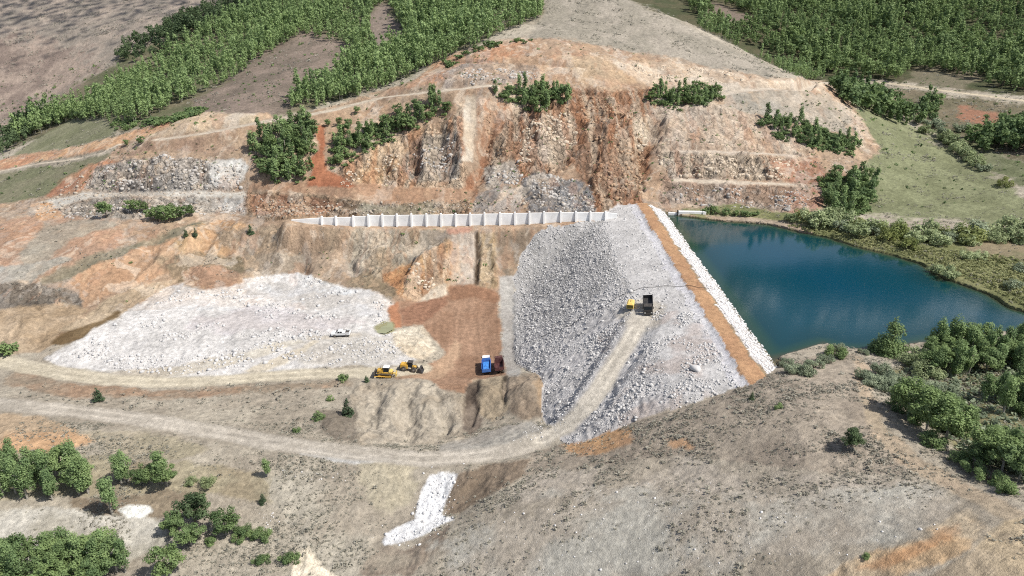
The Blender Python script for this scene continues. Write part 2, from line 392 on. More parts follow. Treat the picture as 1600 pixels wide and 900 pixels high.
zone([(330,345),(300,348),(200,382),(150,395),(60,435),(60,445),(110,435),(180,400),(330,356)], (128,122,100), (144,132,108), 4, .3, 0, .9)
zone([(100,445),(150,410),(240,380),(300,362),(360,352),(385,360),(380,400),(300,415),(210,440),(130,480),(100,470)], (194,150,112), (176,136,102), 5, .35, .6, .05)
zone([(290,355),(345,345),(400,350),(395,375),(350,400),(300,410),(270,385)], (204,166,116), (188,146,104), 4, .5, .8, .1)
zone([(-60,452),(40,440),(110,450),(130,470),(120,492),(60,505),(-60,482)], (138,128,116), (116,106,94), 6, .8, 0, .5)
zone([(240,405),(300,395),(380,400),(385,420),(340,440),(300,445),(270,440)], (146,124,96), (118,104,78), 6, .6, .3, .6)
zone([(-60,490),(20,482),(100,470),(140,485),(100,512),(85,535),(60,552),(-60,556)], (188,164,134), (170,144,112), 4, .5, .3, .05)
zone([(85,518),(130,495),(170,465),(230,442),(275,436),(260,452),(190,492),(150,508),(110,522)], (192,170,140), (176,154,124), 3, .5, .5, 0)
# upper cut
zone([(630,140),(690,95),(760,68),(860,62),(930,72),(900,95),(800,105),(740,110),(690,128)], (190,136,100), (176,142,112), 5, .5, .5, .1)
zone([(690,115),(720,100),(790,98),(840,104),(845,122),(760,135),(690,140)], (150,138,130), (168,146,126), 4, .7, .5, .05)
zone([(840,95),(930,85),(1000,95),(1010,130),(900,135),(850,125)], (176,140,110), (190,158,122), 6, .5, .6, .15)
zone([(935,90),(1000,96),(1060,98),(1115,108),(1200,124),(1285,126),(1290,142),(1200,140),(1120,146),(1080,160),(1000,130)], (208,190,166), (188,164,138), 4, .5, .4, .05)
zone([(1130,140),(1290,142),(1325,170),(1330,215),(1200,180),(1130,170)], (160,150,134), (176,164,146), 6, .3, .2, .6)
# the cliffs
zone([(500,285),(540,258),(620,212),(700,185),(722,152),(728,185),(722,250),(735,275),(720,305),(600,300),(530,292)], (206,172,138), (186,146,112), 4, 1.3, 1.8, .02)
zone([(620,235),(660,215),(715,205),(722,255),(715,282),(650,285),(625,265)], (160,152,142), (176,162,146), 4, 1.2, 1.4, 0)
zone([(560,240),(620,212),(640,230),(600,285),(560,285)], (212,180,140), (200,160,118), 5, 1.0, 1.6, 0)
zone([(742,158),(800,150),(795,185),(765,245),(748,290),(735,335),(690,332),(715,300),(745,262),(752,215)], (164,108,74), (180,128,92), 4, .7, 1.0, .02)
zone([(765,240),(800,170),(860,160),(905,150),(900,250),(860,275),(800,285),(750,292)], (190,146,112), (172,128,96), 5, 1.3, 1.8, .03)
zone([(800,215),(840,185),(895,178),(900,215),(895,245),(860,258),(810,250)], (206,182,158), (188,156,128), 5, 1.3, 1.6, 0)
zone([(755,262),(800,245),(815,280),(760,298)], (172,160,146), None, 4, .8, .8, 0)
zone([(895,140),(1015,140),(1022,175),(1015,250),(1005,318),(930,335),(915,290),(895,260)], (164,122,92), (148,106,78), 5, 1.0, 1.6, .06)
zone([(985,190),(1020,178),(1022,215),(1000,240)], (206,186,158), (180,150,120), 3, 1.0, 1.2, 0)
zone([(1020,170),(1120,165),(1180,180),(1235,205),(1275,240),(1280,262),(1200,245),(1060,236),(1020,240)], (176,152,130), (190,168,146), 5, .8, 1.0, .2)
zone([(1020,238),(1060,236),(1140,240),(1235,250),(1235,280),(1150,280),(1040,275)], (198,180,158), (166,146,126), 4, 1.2, 1.5, .03)
zone([(1030,275),(1120,280),(1240,285),(1270,292),(1270,330),(1180,335),(1100,322),(1030,318)], (176,152,132), (158,132,112), 4, 1.0, .8, .15)
zone([(1200,255),(1275,245),(1290,270),(1280,290),(1230,285)], (180,128,100), (164,116,90), 4, .6, .4, .1)
zone([(1230,300),(1285,290),(1285,325),(1250,340),(1225,330)], (186,140,118), (160,116,96), 4, .8, 1.0, .1)
zone([(1050,278),(1150,282),(1245,287),(1245,291),(1150,288),(1050,284)], (206,190,168), None, 1.5, 0, 0, 0)
zone([(1060,235),(1150,236),(1240,242),(1240,245),(1150,240),(1060,239)], (200,184,164), None, 1.5, 0, 0, 0)
zone([(740,305),(790,290),(815,300),(815,330),(740,335)], (168,160,152), (140,132,126), 4, .7, .2, 0)
zone([(812,300),(818,280),(842,268),(870,278),(905,280),(925,295),(930,332),(830,332)], (142,142,144), (120,120,122), 3, .9, .6, 0)
zone([(385,300),(450,305),(520,308),(560,315),(690,318),(735,310),(735,335),(560,338),(480,340),(420,345),(385,335)], (164,136,108), (134,110,86), 4, 1.2, .4, .15)
zone([(388,305),(440,305),(500,312),(540,318),(500,336),(400,337)], (184,132,98), (150,106,80), 4, 1.0, .4, .1)
zone([(560,318),(680,318),(690,336),(560,338)], (152,144,120), (130,120,100), 4, .8, .3, .1)
zone([(500,262),(560,285),(740,298),(735,316),(600,316),(500,305),(440,300),(390,295),(400,280),(470,285)], (180,140,108), (164,126,98), 4, .3, .2, .03)
zone([(492,198),(508,195),(508,235),(512,265),(540,280),(560,292),(480,292),(490,262),(478,255),(498,235)], (184,116,80), (170,104,72), 2.5, .1, .2, 0)
# below the long wall
zone([(330,356),(460,352),(560,358),(560,385),(480,400),(400,395),(340,380)], (178,146,116), (160,138,112), 6, .7, .6, .2)
zone([(385,395),(475,395),(482,425),(430,432),(385,430)], (166,148,126), (150,132,110), 5, .6, .5, .1)
zone([(540,360),(700,358),(690,375),(640,405),(600,440),(560,445),(535,405)], (172,162,142), (158,140,114), 6, .8, 1.0, .05)
zone([(600,430),(640,405),(690,372),(706,375),(706,420),(700,455),(650,470),(615,460)], (208,164,110), (188,138,92), 4, .8, 1.4, .02)
zone([(570,420),(600,438),(620,462),(600,470),(540,440)], (150,130,104), (132,116,90), 5, .6, .5, .1)
zone([(670,455),(700,440),(700,466),(640,474)], (206,190,166), None, 4, .5, .3, 0)
zone([(660,358),(690,358),(706,366),(660,400),(630,415),(650,385)], (134,128,118), (150,140,124), 4, .4, .4, 0)
zone([(704,366),(742,362),(742,440),(732,446),(706,446)], (186,172,156), (174,160,144), 2.5, .3, .8, 0)
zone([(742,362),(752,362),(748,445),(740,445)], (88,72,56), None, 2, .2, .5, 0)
zone([(748,365),(775,365),(780,450),(748,448)], (188,162,122), (160,136,100), 4, .7, 1.0, .05)
zone([(770,362),(838,358),(820,390),(800,432),(778,432)], (146,126,104), (130,112,92), 4, .4, .5, .03)
zone([(695,356),(740,355),(730,364),(700,366)], (190,142,118), None, 3, .1, 0, 0)
# the white rock plateau
zone([(70,562),(100,545),(135,520),(185,494),(230,468),(272,444),(300,438),(290,448),(330,450),(390,432),(440,426),(480,425),(510,440),(560,450),(602,465),(622,478),(605,500),(612,515),(640,530),(655,560),(640,572),(560,570),(480,576),(400,585),(330,590),(250,592),(170,585),(90,573)], (222,218,213), (204,200,195), 4, .35, 0, 0)
zone([(420,440),(560,455),(600,470),(590,495),(480,480),(420,465)], (198,192,184), (208,206,204), 10, .2, 0, 0)
zone([(300,500),(420,480),(560,500),(570,512),(420,520),(300,520)], (212,206,206), (200,192,188), 10, .2, 0, 0)
zone([(455,535),(560,522),(640,535),(655,560),(560,570),(470,572)], (190,182,170), (200,194,184), 6, .3, 0, 0)
zone([(130,582),(230,575),(330,562),(420,540),(470,528),(480,533),(430,552),(350,575),(250,592),(160,590)], (196,184,164), (206,198,182), 4, .05, 0, 0)
zone([(380,582),(420,565),(470,545),(490,530),(500,532),(470,556),(430,575),(400,588)], (202,190,168), None, 3, .05, 0, 0)
zone([(480,524),(560,522),(560,527),(480,531)], (198,188,172), None, 3, .05, 0, 0)
zone([(280,425),(300,418),(340,415),(375,425),(380,440),(330,452),(290,446)], (178,136,106), (160,124,98), 3, .5, .3, .15)
zone([(78,535),(95,522),(130,512),(160,500),(185,484),(188,490),(150,512),(125,530),(95,540)], (134,110,76), (118,94,62), 2, 0, 0, 0)
# red clay pit and its rims
zone([(606,480),(625,470),(660,470),(700,464),(703,448),(718,444),(745,446),(776,455),(782,500),(786,560),(792,590),(740,596),(725,616),(695,612),(670,592),(640,588),(650,578),(690,560),(690,545),(672,520),(655,508),(625,510),(608,498)], (172,134,106), (158,120,93), 3.5, .12, 0, 0)
zone([(606,480),(622,470),(625,490),(628,512),(612,512)], (184,124,88), None, 2, .2, .2, 0)
zone([(650,470),(700,464),(700,480),(660,505),(628,508),(625,485)], (156,112,86), None, 4, .1, 0, 0)
zone([(700,448),(745,446),(778,456),(778,475),(740,465),(702,470)], (154,112,84), None, 3, .2, .4, 0)
zone([(600,582),(680,572),(700,545),(712,530),(722,540),(705,575),(690,592),(620,592)], (190,154,122), (176,142,112), 3, .05, 0, 0)
zone([(583,512),(600,502),(615,505),(616,518),(602,524),(588,520)], (156,152,110), None, 1.5, 0, 0, 0)
zone([(612,520),(640,512),(658,508),(670,522),(678,545),(665,562),(640,560),(618,540)], (222,210,186), (206,188,160), 3, .6, .4, 0)
zone([(778,432),(804,430),(808,500),(812,592),(792,592),(786,560),(782,480)], (182,178,170), (172,166,158), 2.5, .1, 0, 0)
# near bank between the two tracks
zone([(560,600),(640,594),(690,606),(725,618),(735,640),(725,690),(690,700),(620,690),(560,695),(535,670),(548,620)], (182,170,150), (170,155,133), 8, .3, .9, .05)
zone([(500,640),(555,640),(560,690),(520,690),(505,670)], (146,134,118), (134,122,106), 6, .3, .3, .3)
zone([(735,592),(790,588),(800,610),(795,640),(770,660),(745,640)], (178,160,132), (164,146,120), 4, .3, .6, 0)
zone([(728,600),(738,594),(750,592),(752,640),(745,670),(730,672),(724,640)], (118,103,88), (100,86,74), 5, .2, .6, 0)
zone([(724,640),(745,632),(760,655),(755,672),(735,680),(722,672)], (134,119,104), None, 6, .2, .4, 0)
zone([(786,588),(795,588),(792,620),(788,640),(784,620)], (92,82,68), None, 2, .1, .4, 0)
zone([(795,590),(840,584),(862,590),(863,620),(850,650),(820,658),(790,645)], (168,150,128), (150,131,110), 6, .3, .8, 0)
zone([(838,586),(862,590),(863,630),(850,645),(840,620)], (180,152,120), None, 6, .3, .6, 0)
zone([(690,700),(740,680),(800,662),(830,660),(850,672),(800,700),(740,712),(690,712)], (178,172,160), (164,156,144), 5, .2, .2, 0)
zone([(30,575),(100,598),(250,612),(400,604),(540,592),(545,600),(400,614),(250,626),(100,620),(0,595)], (172,140,112), (158,140,118), 6, .3, .2, .3)
# near slopes
zone([(-200,650),(60,648),(110,665),(150,690),(110,705),(40,705),(-200,700)], (209, 165, 121), (184, 159, 128), 8, .3, .3, .3)
zone([(110,672),(260,680),(330,700),(300,720),(180,715)], (180, 167, 142), (166, 155, 128), 8, .2, 0, .7)
zone([(-200,705),(150,712),(330,730),(430,745),(440,790),(330,770),(180,770),(-200,795)], (177, 165, 135), (160, 145, 117), 8, .2, 0, .8)
zone([(120,775),(330,765),(330,795),(240,812),(120,812)], (144, 127, 105), (164, 147, 121), 8, .2, 0, .9)
zone([(-200,800),(120,795),(240,812),(270,850),(200,880),(-200,870)], (203, 197, 183), (182, 175, 158), 8, .2, 0, .4)
zone([(185,796),(200,789),(232,790),(238,800),(222,811),(200,808)], (242, 242, 233), None, 2.5, .3, .2, 0)
zone([(420,745),(520,735),(600,745),(650,745),(660,770),(640,800),(600,850),(560,900),(700,905),(700,1100),(420,1100),(470,870),(430,800)], (184, 175, 156), (171, 159, 140), 8, .2, .2, .5)
zone([(555,725),(640,725),(660,740),(650,780),(615,800),(580,760)], (197, 184, 154), (183, 172, 146), 14, .2, .3, .1)
zone([(460,700),(560,710),(640,725),(560,726),(470,712)], (203, 201, 195), None, 4, .1, 0, .05)
zone([(455,870),(480,850),(500,880),(530,905),(540,1000),(450,1000)], (240, 225, 197), (213, 195, 167), 4, .4, .3, .05)
zone([(700,745),(760,728),(820,718),(870,705),(860,725),(800,752),(740,788),(706,806),(690,808),(700,775)], (150, 131, 110), (134, 116, 96), 4, .2, .6, .1)
zone([(600,852),(640,862),(700,820),(700,850),(640,900),(560,900)], (148, 131, 114), (168, 155, 135), 6, .2, .3, .2)
# the pale chute down the cliff, white spill below the lower road
zone([(727,148),(746,150),(747,190),(741,225),(735,252),(722,252),(724,215),(721,185)], (214,202,182), (198,178,152), 3, .15, .2, 0)
zone([(671,744),(690,739),(716,741),(712,752),(700,775),(690,800),(688,806),(708,812),(690,820),(660,838),(630,848),(602,853),(598,846),(606,834),(622,822),(648,812),(652,790),(660,765)], (242, 242, 242), (242, 242, 242), 2, .35, .3, 0)
# right hand hillside
zone([(830,712),(895,690),(1000,655),(1100,625),(1180,590),(1215,575),(1300,545),(1350,560),(1360,620),(1385,690),(1420,740),(1300,740),(1150,720),(1000,715),(900,735),(820,740)], (173, 159, 140), (155, 141, 124), 5, .18, 0, 1.0)
zone([(880,695),(950,672),(990,668),(985,690),(950,708),(890,710)], (209, 161, 112), (187, 145, 108), 6, .2, .2, .3)
zone([(1040,690),(1080,688),(1080,705),(1040,705)], (200, 157, 117), None, 8, .1, 0, .4)
zone([(820,745),(900,735),(1010,720),(1150,725),(1300,745),(1420,745),(1480,790),(1300,790),(1100,800),(900,800),(760,810)], (187, 175, 158), (171, 159, 140), 12, .15, 0, .8)
zone([(700,870),(780,815),(900,775),(1010,765),(1150,790),(1300,770),(1420,760),(1500,785),(1480,815),(1300,850),(1150,885),(1000,900),(900,980),(650,980)], (186,181,167), (181,169,151), 26, .1, 0, .3)
zone([(1280,900),(1350,868),(1420,842),(1480,812),(1520,800),(1545,820),(1520,850),(1440,885),(1380,930),(1260,960)], (204, 170, 128), (191, 172, 143), 14, .25, .4, .5)
zone([(1340,892),(1400,860),(1470,825),(1505,812),(1500,826),(1440,862),(1390,890)], (208, 157, 109), (195, 163, 128), 10, .2, .3, .1)
zone([(1440,905),(1530,850),(1560,810),(1600,800),(1800,790),(1800,1100),(1400,1100)], (177, 159, 133), (197, 175, 140), 8, .25, 0, 1.0)
zone([(1335,560),(1350,560),(1368,620),(1390,670),(1450,720),(1530,760),(1600,800),(1570,810),(1500,775),(1420,735),(1370,690),(1345,620)], (193, 170, 142), (177, 159, 133), 6, .1, 0, .4)
zone([(1420,560),(1600,520),(1800,520),(1800,760),(1600,750),(1500,700),(1420,640),(1380,590)], (140, 134, 96), (119, 118, 82), 8, .2, 0, .8)
# far shore meadow
zone([(1060,330),(1150,318),(1300,345),(1450,365),(1600,360),(1800,370),(1800,510),(1605,490),(1545,461),(1470,432),(1340,386),(1200,350),(1130,345)], (140,140,92), (122,126,78), 5, .15, 0, .7)
zone([(1100,335),(1180,340),(1260,352),(1270,366),(1200,352),(1120,346)], (178,156,132), (160,138,114), 3, .3, 0, .1)
zone([(1500,365),(1600,372),(1800,380),(1800,420),(1600,410),(1520,400)], (150,134,104), (136,128,94), 8, .1, 0, .5)

BASE = (soil(184, 173, 153), soil(168, 156, 137))
U, V = project(X, Y, Z)
def vnoise():
    jx = 0.8 * N3.fbm(X / 7, Y / 7, 5, .68); jy = 0.8 * N4.fbm(X / 7, Y / 7, 5, .68)
    return jx, jy
JX, JY = vnoise()
MIX = smooth(-.45, .45, N5.fbm(X / 10 + 40, Y / 10, 5, .6))[..., None]

def paint(U, V, want):
    col = BASE[0] * (1 - MIX) + BASE[1] * MIX
    rock = np.full(X.shape, .15); gul = np.zeros(X.shape); scrub = np.full(X.shape, .8)
    for poly, ca, cb, jit, rk, gl, sc, yr, soft in ZN:
        us = [p[0] for p in poly]; vs = [p[1] for p in poly]
        box = (U > min(us) - 30) & (U < max(us) + 30) & (V > min(vs) - 30) & (V < max(vs) + 30) & (Y > yr[0]) & (Y < yr[1])
        if not box.any():
            continue
        idx = np.nonzero(box)
        al = np.zeros(len(idx[0]))
        jw = jit * 1.25
        for du_, dv_, w_ in ((-.9, -.5, .25), (.9, -.5, .25), (-.7, .6, .25), (.7, .6, .25)):
            al += w_ * in_poly(U[idx] + JX[idx] * jw * 1.6 + du_ * (1 + .25 * jit), V[idx] + JY[idx] * jw + dv_ * (1 + .25 * jit), poly)
        q = al > 0
        idx = (idx[0][q], idx[1][q]); al = al[q]
        m = MIX[idx]; a3 = al[:, None]
        col[idx] = col[idx] * (1 - a3) + (ca * (1 - m) + cb * m) * a3
        rock[idx] += (rk - rock[idx]) * al; gul[idx] += (gl - gul[idx]) * al; scrub[idx] += (sc - scrub[idx]) * al
    return col, rock, gul, scrub
_, ROCK, GUL, SCRUB = paint(U, V, 0)
ROAD_W = np.zeros(X.shape)
for D, half, w in ROADS.values():
    ROAD_W = np.maximum(ROAD_W, smooth(half + 1.2, half, D))
def blur(a, n):
    for _ in range(n):
        a = (np.roll(a, 1, 0) + np.roll(a, -1, 0) + np.roll(a, 1, 1) + np.roll(a, -1, 1) + a) / 5
    return a
wallk = np.ones(X.shape); wallk[fb_] = smooth(1.0, 6.0, fd)
keep = wallk * (1 - ROAD_W) * np.where(IS_DAM, 0, 1) * np.where(near_p & (sd_ < 1), 0.0, 1.0) * smooth(560, 420, Y)
rk = blur(ROCK, 4) * keep; gu = blur(GUL, 4) * keep
Z = Z + rk * (0.9 * N2.ridge(X / 7, Y / 5, 5, .55) + 0.55 * N1.fbm(X / 2.2, Y / 1.6, 4, .6))
Z = Z + gu * (1.15 * N4.ridge(X / 6.5 + 3 + 0.8 * N1.fbm(X / 9, Y / 9, 3), Y / 13, 5, .58) + 0.25 * N3.fbm(X / 1.4, Y / 4, 3))
crag = N3.fbm(X / 6 + 9, Y / 5 + Z / 4, 4, .6); crag = np.floor(crag * 5) / 5 + .12 * crag
Z = Z + smooth(.5, 1.1, rk) * 1.1 * crag
ter = blur(SCRUB, 4) * keep * smooth(.3, .8, SCRUB)
Z = Z + ter * (np.where(Y > 270, .42, .15)) * N5.ridge(X / np.where(Y > 270, 9.0, 3.2) + .8 * N1.fbm(X / 15, Y / 15, 2), Y / np.where(Y > 270, 4.5, 1.25), 3, .6)
rough = wallk * np.where(IS_DAM | (ROAD_W > .3), 0.25, 1.0) * np.where(near_p & (sd_ < 1), 0.2, 1.0)
Z = Z + rough * (0.10 * N1.fbm(X / 1.3, Y / 1.3, 3, .6) + 0.3 * N2.fbm(X / 14, Y / 14, 3))
# the coarse rockfill face and stony bench of the dam
face = IS_DAM & (X < 29)
Z = Z + np.where(face, 0.45 * N5.ridge(X / 1.7, Y / 1.7, 3, .6), 0) * (1 - ROAD_W) + np.where(IS_DAM & (X >= 29) & (X < 43), 0.12 * N5.ridge(X / 1.5, Y / 1.5, 3), 0)
Z = Z + np.where(IS_DAM & (X > 48) & (X < 53.6), 0.3 * N5.ridge(X / 1.3, Y / 1.3, 3, .6), 0)

U, V = project(X, Y, Z)
COLR, ROCK, GUL, SCRUB = paint(U, V, 1)
# streaks and specks of soil on rock faces
f1 = .8 * N3.fbm(X / 2.2, Y / 5, 5, .7) + .5 * N5.ridge(X / 3.1, Y / 3.1, 4, .7) - .1; f2 = N1.fbm(X / .8, Y / .8, 3, .7)
amt = np.clip(0.10 + 0.34 * np.minimum(ROCK, 1.0), 0, .5)
COLR = COLR * (1 + amt * 0.75 * f1 + amt * 0.6 * f2)[..., None]
warm = N4.fbm(X / 18, Y / 14, 4, .6)
cut = ((ROCK > .25) & (Y > 185) & (Y < 345))
COLR = COLR * np.where(cut[..., None], 1 + warm[..., None] * np.array([.05, -.02, -.08]), 1)

def tint(mask, ca, cb, nz):
    m = smooth(-.4, .4, nz)[..., None]
    c = soil(*ca) * (1 - m) + soil(*cb) * m
    k = mask[..., None]
    COLR[:] = COLR * (1 - k) + c * k
# veins and stains in the cut rock and soil: cream, grey and rust
cutw = blur(cut.astype(float), 2) * smooth(.2, .5, ROCK + .3 * GUL)
va = N2.fbm(X / 5 + 1.2 * N1.fbm(X / 7, Y / 7, 3), Y / 9, 5, .62); vb = N5.fbm(X / 6 + 31, Y / 8 + 1.2 * N4.fbm(X / 6, Y / 6, 3), 5, .62); vc_ = N1.fbm(X / 4.5 + 77, Y / 10 + 5, 5, .62)
for nz_, t_, cc, al_ in ((va, .22, (226, 208, 184), .42), (vb, .34, (184, 176, 166), .32), (vc_, .40, (184, 132, 98), .34), (-va, .48, (156, 132, 108), .3), (-vb, .36, (214, 178, 138), .34)):
    COLR[:] = COLR + (soil(*cc) - COLR) * (smooth(t_, t_ + .16, nz_) * cutw * al_)[..., None]
COLR[:] = COLR + (soil(206, 186, 160) - COLR) * (.07 * cutw)[..., None]
stk = N4.fbm((X + 2.2 * N1.fbm(X / 8, Y / 14, 3)) / 2.4, Y / 24, 4, .6); cliffw = cutw * smooth(.7, 1.3, GUL)
for nz_, t_, cc, al_ in ((stk, .12, (220, 198, 168), .5), (-stk, .12, (186, 122, 80), .45), (N2.fbm(X / 3.1 + 50, Y / 26, 4, .6), .3, (150, 128, 108), .4)):
    COLR[:] = COLR + (soil(*cc) - COLR) * (smooth(t_, t_ + .2, nz_) * cliffw * al_)[..., None]
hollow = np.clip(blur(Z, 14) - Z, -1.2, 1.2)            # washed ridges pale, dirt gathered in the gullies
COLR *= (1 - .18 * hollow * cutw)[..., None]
# dam colours by their place on the bank
damf = IS_DAM.astype(float)
nz = N5.fbm(X / 4, Y / 4, 4, .6)
ey = 0.9 * N3.fbm(X / 3, Y / 3, 4, .65)
tint(damf * (X < 29.5 + 2 * ey), (186,183,180), (162,160,157), nz)
tint(damf * ((X >= 29.5 + 2 * ey) & (X < 41 + ey)), (208,205,202), (196,193,190), nz)
tint(damf * ((X >= 41 + ey) & (X < 43.6 + .5 * ey)), (214,212,214), (206,204,208), nz)
tint(damf * ((X >= 43.6 + .6 * ey) & (X < 47.3 + .6 * ey)), (200,152,108), (188,140,100), nz)
tint(damf * ((X >= 47.3 + .6 * ey) & (X < 48.0 + ey)), (160,136,104), (150,130,104), nz)
tint(damf * ((X < 29) & (X > 2)) * smooth(176, 160, Y + 4 * ey) * .8, (214,210,208), (196,192,190), nz)  # near slope tinted paler in place of the light a flatter bank catches
tint(damf * (X >= 48.0 + ey), (226,222,220), (210,204,200), nz)
tint(smooth(1.2, .4, Z) * (IS_DAM & (X > 52.6)), (128,118,92), (110,104,80), nz)
# near end of the dam bench is pinker and dirtier
tint(damf * ((X > 20) & (X < 42) & (Y < 150)) * smooth(.0, .5, N1.fbm(X / 7, Y / 7, 4)) * .7, (196,182,174), (186,170,160), nz)
# wet rim of the pond
tint(smooth(.5, .05, Z) * near_p * (X > 55), (112,108,72), (96,94,62), nz)
# tracks with two paler wheel lines
TRACK_COL = {'lower': ((192,182,166), (182,172,156)), 'ramp': ((206,196,178), (198,188,170)), 'haul': ((206,194,168), (196,184,158)), 'upper': ((214,198,176), (206,190,166)),
             'bench': ((208,194,172), (196,180,158)), 'shelf': ((210,196,176), (200,184,162)), 'far': ((206,190,160), (196,180,150))}
for nme, (D, half, w) in ROADS.items():
    hw = half * (1 + .18 * N2.fbm(X / 5, Y / 5, 3))
    k = smooth(hw + .9, hw - .5, D)
    ca, cb = TRACK_COL[nme]
    tint(k * .92, ca, cb, N5.fbm(X / 3, Y / 3, 4))
    wl = 2 * np.exp(-((D - half * .5) / .4) ** 2) * (D < half) * smooth(-.6, .2, N4.fbm(X / 8, Y / 8, 2))
    COLR *= (1 + .10 * wl - .05 * np.exp(-(D / .5) ** 2) * (D < half) - .10 * np.exp(-((D - half - .5) / .5) ** 2) + .07 * N3.fbm(D / .35, (X + Y) / 14, 3) * (D < half))[..., None]
# turning place on the dam where the ramp ends
hp = hit(1003, 496)
dd = np.hypot((X - hp[0]) / 5.5, (Y - hp[1] - 4) / 9) + .25 * N3.fbm(X / 4, Y / 4, 3)
tint(damf * smooth(1.1, .7, dd) * .9, (206,198,182), (198,188,172), nz)
# churned wheel tracks on the red clay
red = in_poly(U, V, [(640,480),(780,460),(790,590),(640,590),(700,560)])
COLR *= np.where(red, 1 + .16 * N2.fbm(X / .7 + 1.5 * np.sin(Y / 9), Y / 9, 3), 1)[..., None]
COLR = np.clip(COLR, .004, .8)
SCRUB = SCRUB * (1 - ROAD_W) * (1 - damf)

# ------------------------------------------------------------------ materials
def nodes(m):
    m.use_nodes = True
    return m.node_tree.nodes, m.node_tree.links, m.node_tree.nodes["Principled BSDF"]

def ground_material():
    m = bpy.data.materials.new("weathered_ground")
    n, l, p = nodes(m)
    at = n.new("ShaderNodeAttribute"); at.attribute_name = "soil"
    ar = n.new("ShaderNodeAttribute"); ar.attribute_name = "relief"
    geo = n.new("ShaderNodeNewGeometry")
    def noise(scale, detail, rough):
        t = n.new("ShaderNodeTexNoise"); t.inputs['Scale'].default_value = scale
        t.inputs['Detail'].default_value = detail; t.inputs['Roughness'].default_value = rough
        l.new(geo.outputs['Position'], t.inputs['Vector']); return t
    a = noise(0.9, 8, .75); b = noise(4.5, 3, .8); c = noise(.12, 4, .6)
    def rng_(src, lo, hi):
        r = n.new("ShaderNodeMapRange"); r.inputs['From Min'].default_value = .3; r.inputs['From Max'].default_value = .7
        r.inputs['To Min'].default_value = lo; r.inputs['To Max'].default_value = hi
        l.new(src, r.inputs['Value']); return r.outputs[0]
    def mul(x, y):
        k = n.new("ShaderNodeMath"); k.operation = 'MULTIPLY'; l.new(x, k.inputs[0]); l.new(y, k.inputs[1]); return k.outputs[0]
    f = mul(mul(rng_(a.outputs[0], .66, 1.34), rng_(b.outputs[0], .80, 1.20)), rng_(c.outputs[0], .93, 1.07))
    mx = n.new("ShaderNodeVectorMath"); mx.operation = 'SCALE'
    l.new(at.outputs['Color'], mx.inputs[0]); l.new(f, mx.inputs['Scale'])
    l.new(mx.outputs[0], p.inputs['Base Color'])
    p.inputs['Roughness'].default_value = .95
    p.inputs['Specular IOR Level'].default_value = .12
    # fractured rock where the relief is strong
    dn = n.new("ShaderNodeVectorMath"); dn.operation = 'MULTIPLY_ADD'
    l.new(a.outputs['Color'], dn.inputs[0]); dn.inputs[1].default_value = (2.2, 2.2, 2.2); l.new(geo.outputs['Position'], dn.inputs[2])
    vo = n.new("ShaderNodeTexVoronoi"); vo.feature = 'DISTANCE_TO_EDGE'; vo.inputs['Scale'].default_value = .42
    l.new(dn.outputs[0], vo.inputs['Vector'])
    ve = n.new("ShaderNodeMapRange"); ve.inputs['From Max'].default_value = .16; ve.inputs['To Min'].default_value = 0; ve.inputs['To Max'].default_value = 1
    l.new(vo.outputs['Distance'], ve.inputs['Value'])
    rs = n.new("ShaderNodeMapRange"); rs.inputs['From Min'].default_value = .42; rs.inputs['From Max'].default_value = .75
    l.new(ar.outputs['Fac'], rs.inputs['Value'])
    bm0 = n.new("ShaderNodeBump"); bm0.inputs['Distance'].default_value = .45
    l.new(ve.outputs[0], bm0.inputs['Height']); l.new(rs.outputs[0], bm0.inputs['Strength'])
    bm1 = n.new("ShaderNodeBump"); l.new(bm0.outputs[0], bm1.inputs['Normal']); bm1.inputs['Distance'].default_value = .9
    l.new(a.outputs[0], bm1.inputs['Height']); l.new(ar.outputs['Fac'], bm1.inputs['Strength'])
    bm2 = n.new("ShaderNodeBump"); bm2.inputs['Distance'].default_value = .25; bm2.inputs['Strength'].default_value = .8
    l.new(b.outputs[0], bm2.inputs['Height']); l.new(bm1.outputs[0], bm2.inputs['Normal'])
    l.new(bm2.outputs[0], p.inputs['Normal'])
    return m
M_GROUND = ground_material()

# ------------------------------------------------------------------ ground sheet, cut into the pieces of the place
def put(o, label=None, cat=None, group=None, kind=None, parent=None):
    if parent is not None: o.parent = parent
    if label: o["label"] = label
    if cat: o["category"] = cat
    if group: o["group"] = group
    if kind: o["kind"] = kind
    return o
def empty(name, loc=(0, 0, 0), rz=0.0, **k):
    o = bpy.data.objects.new(name, None); o.location = loc; o.rotation_euler = (0, 0, rz)
    o.empty_display_size = .5
    COL.objects.link(o); return put(o, **k)

RELIEF = np.clip(.22 + .45 * np.minimum(ROCK, 1.2), 0, .8)
RELIEF = np.where(ROAD_W > .5, .12, RELIEF)
RELIEF = np.where(IS_DAM, np.where(X < 29, .41, .35), RELIEF)
PART = np.zeros((NR - 1, NC - 1), np.int32)
xc = (X[:-1, :-1] + X[1:, 1:]) / 2; yc = (Y[:-1, :-1] + Y[1:, 1:]) / 2
uc = (U[:-1, :-1] + U[1:, 1:]) / 2; vc = (V[:-1, :-1] + V[1:, 1:]) / 2
PART[yc > 340] = 1
dc = IS_DAM[:-1, :-1] & IS_DAM[1:, 1:]
for k, nme in enumerate(['lower', 'haul', 'upper', 'bench', 'shelf', 'far', 'ramp']):
    D, half, w = ROADS[nme]
    PART[(D[:-1, :-1] < half)] = 10 + k
PART[dc & (PART < 10) & (xc < 29.5)] = 2
PART[dc & (PART < 10) & (xc >= 29.5) & (xc < 43.4)] = 3
PART[dc & (PART < 10) & (xc >= 43.4) & (xc < 47.4)] = 4
PART[dc & (PART < 10) & (xc >= 47.4)] = 5
VID = np.arange(NR * NC).reshape(NR, NC)
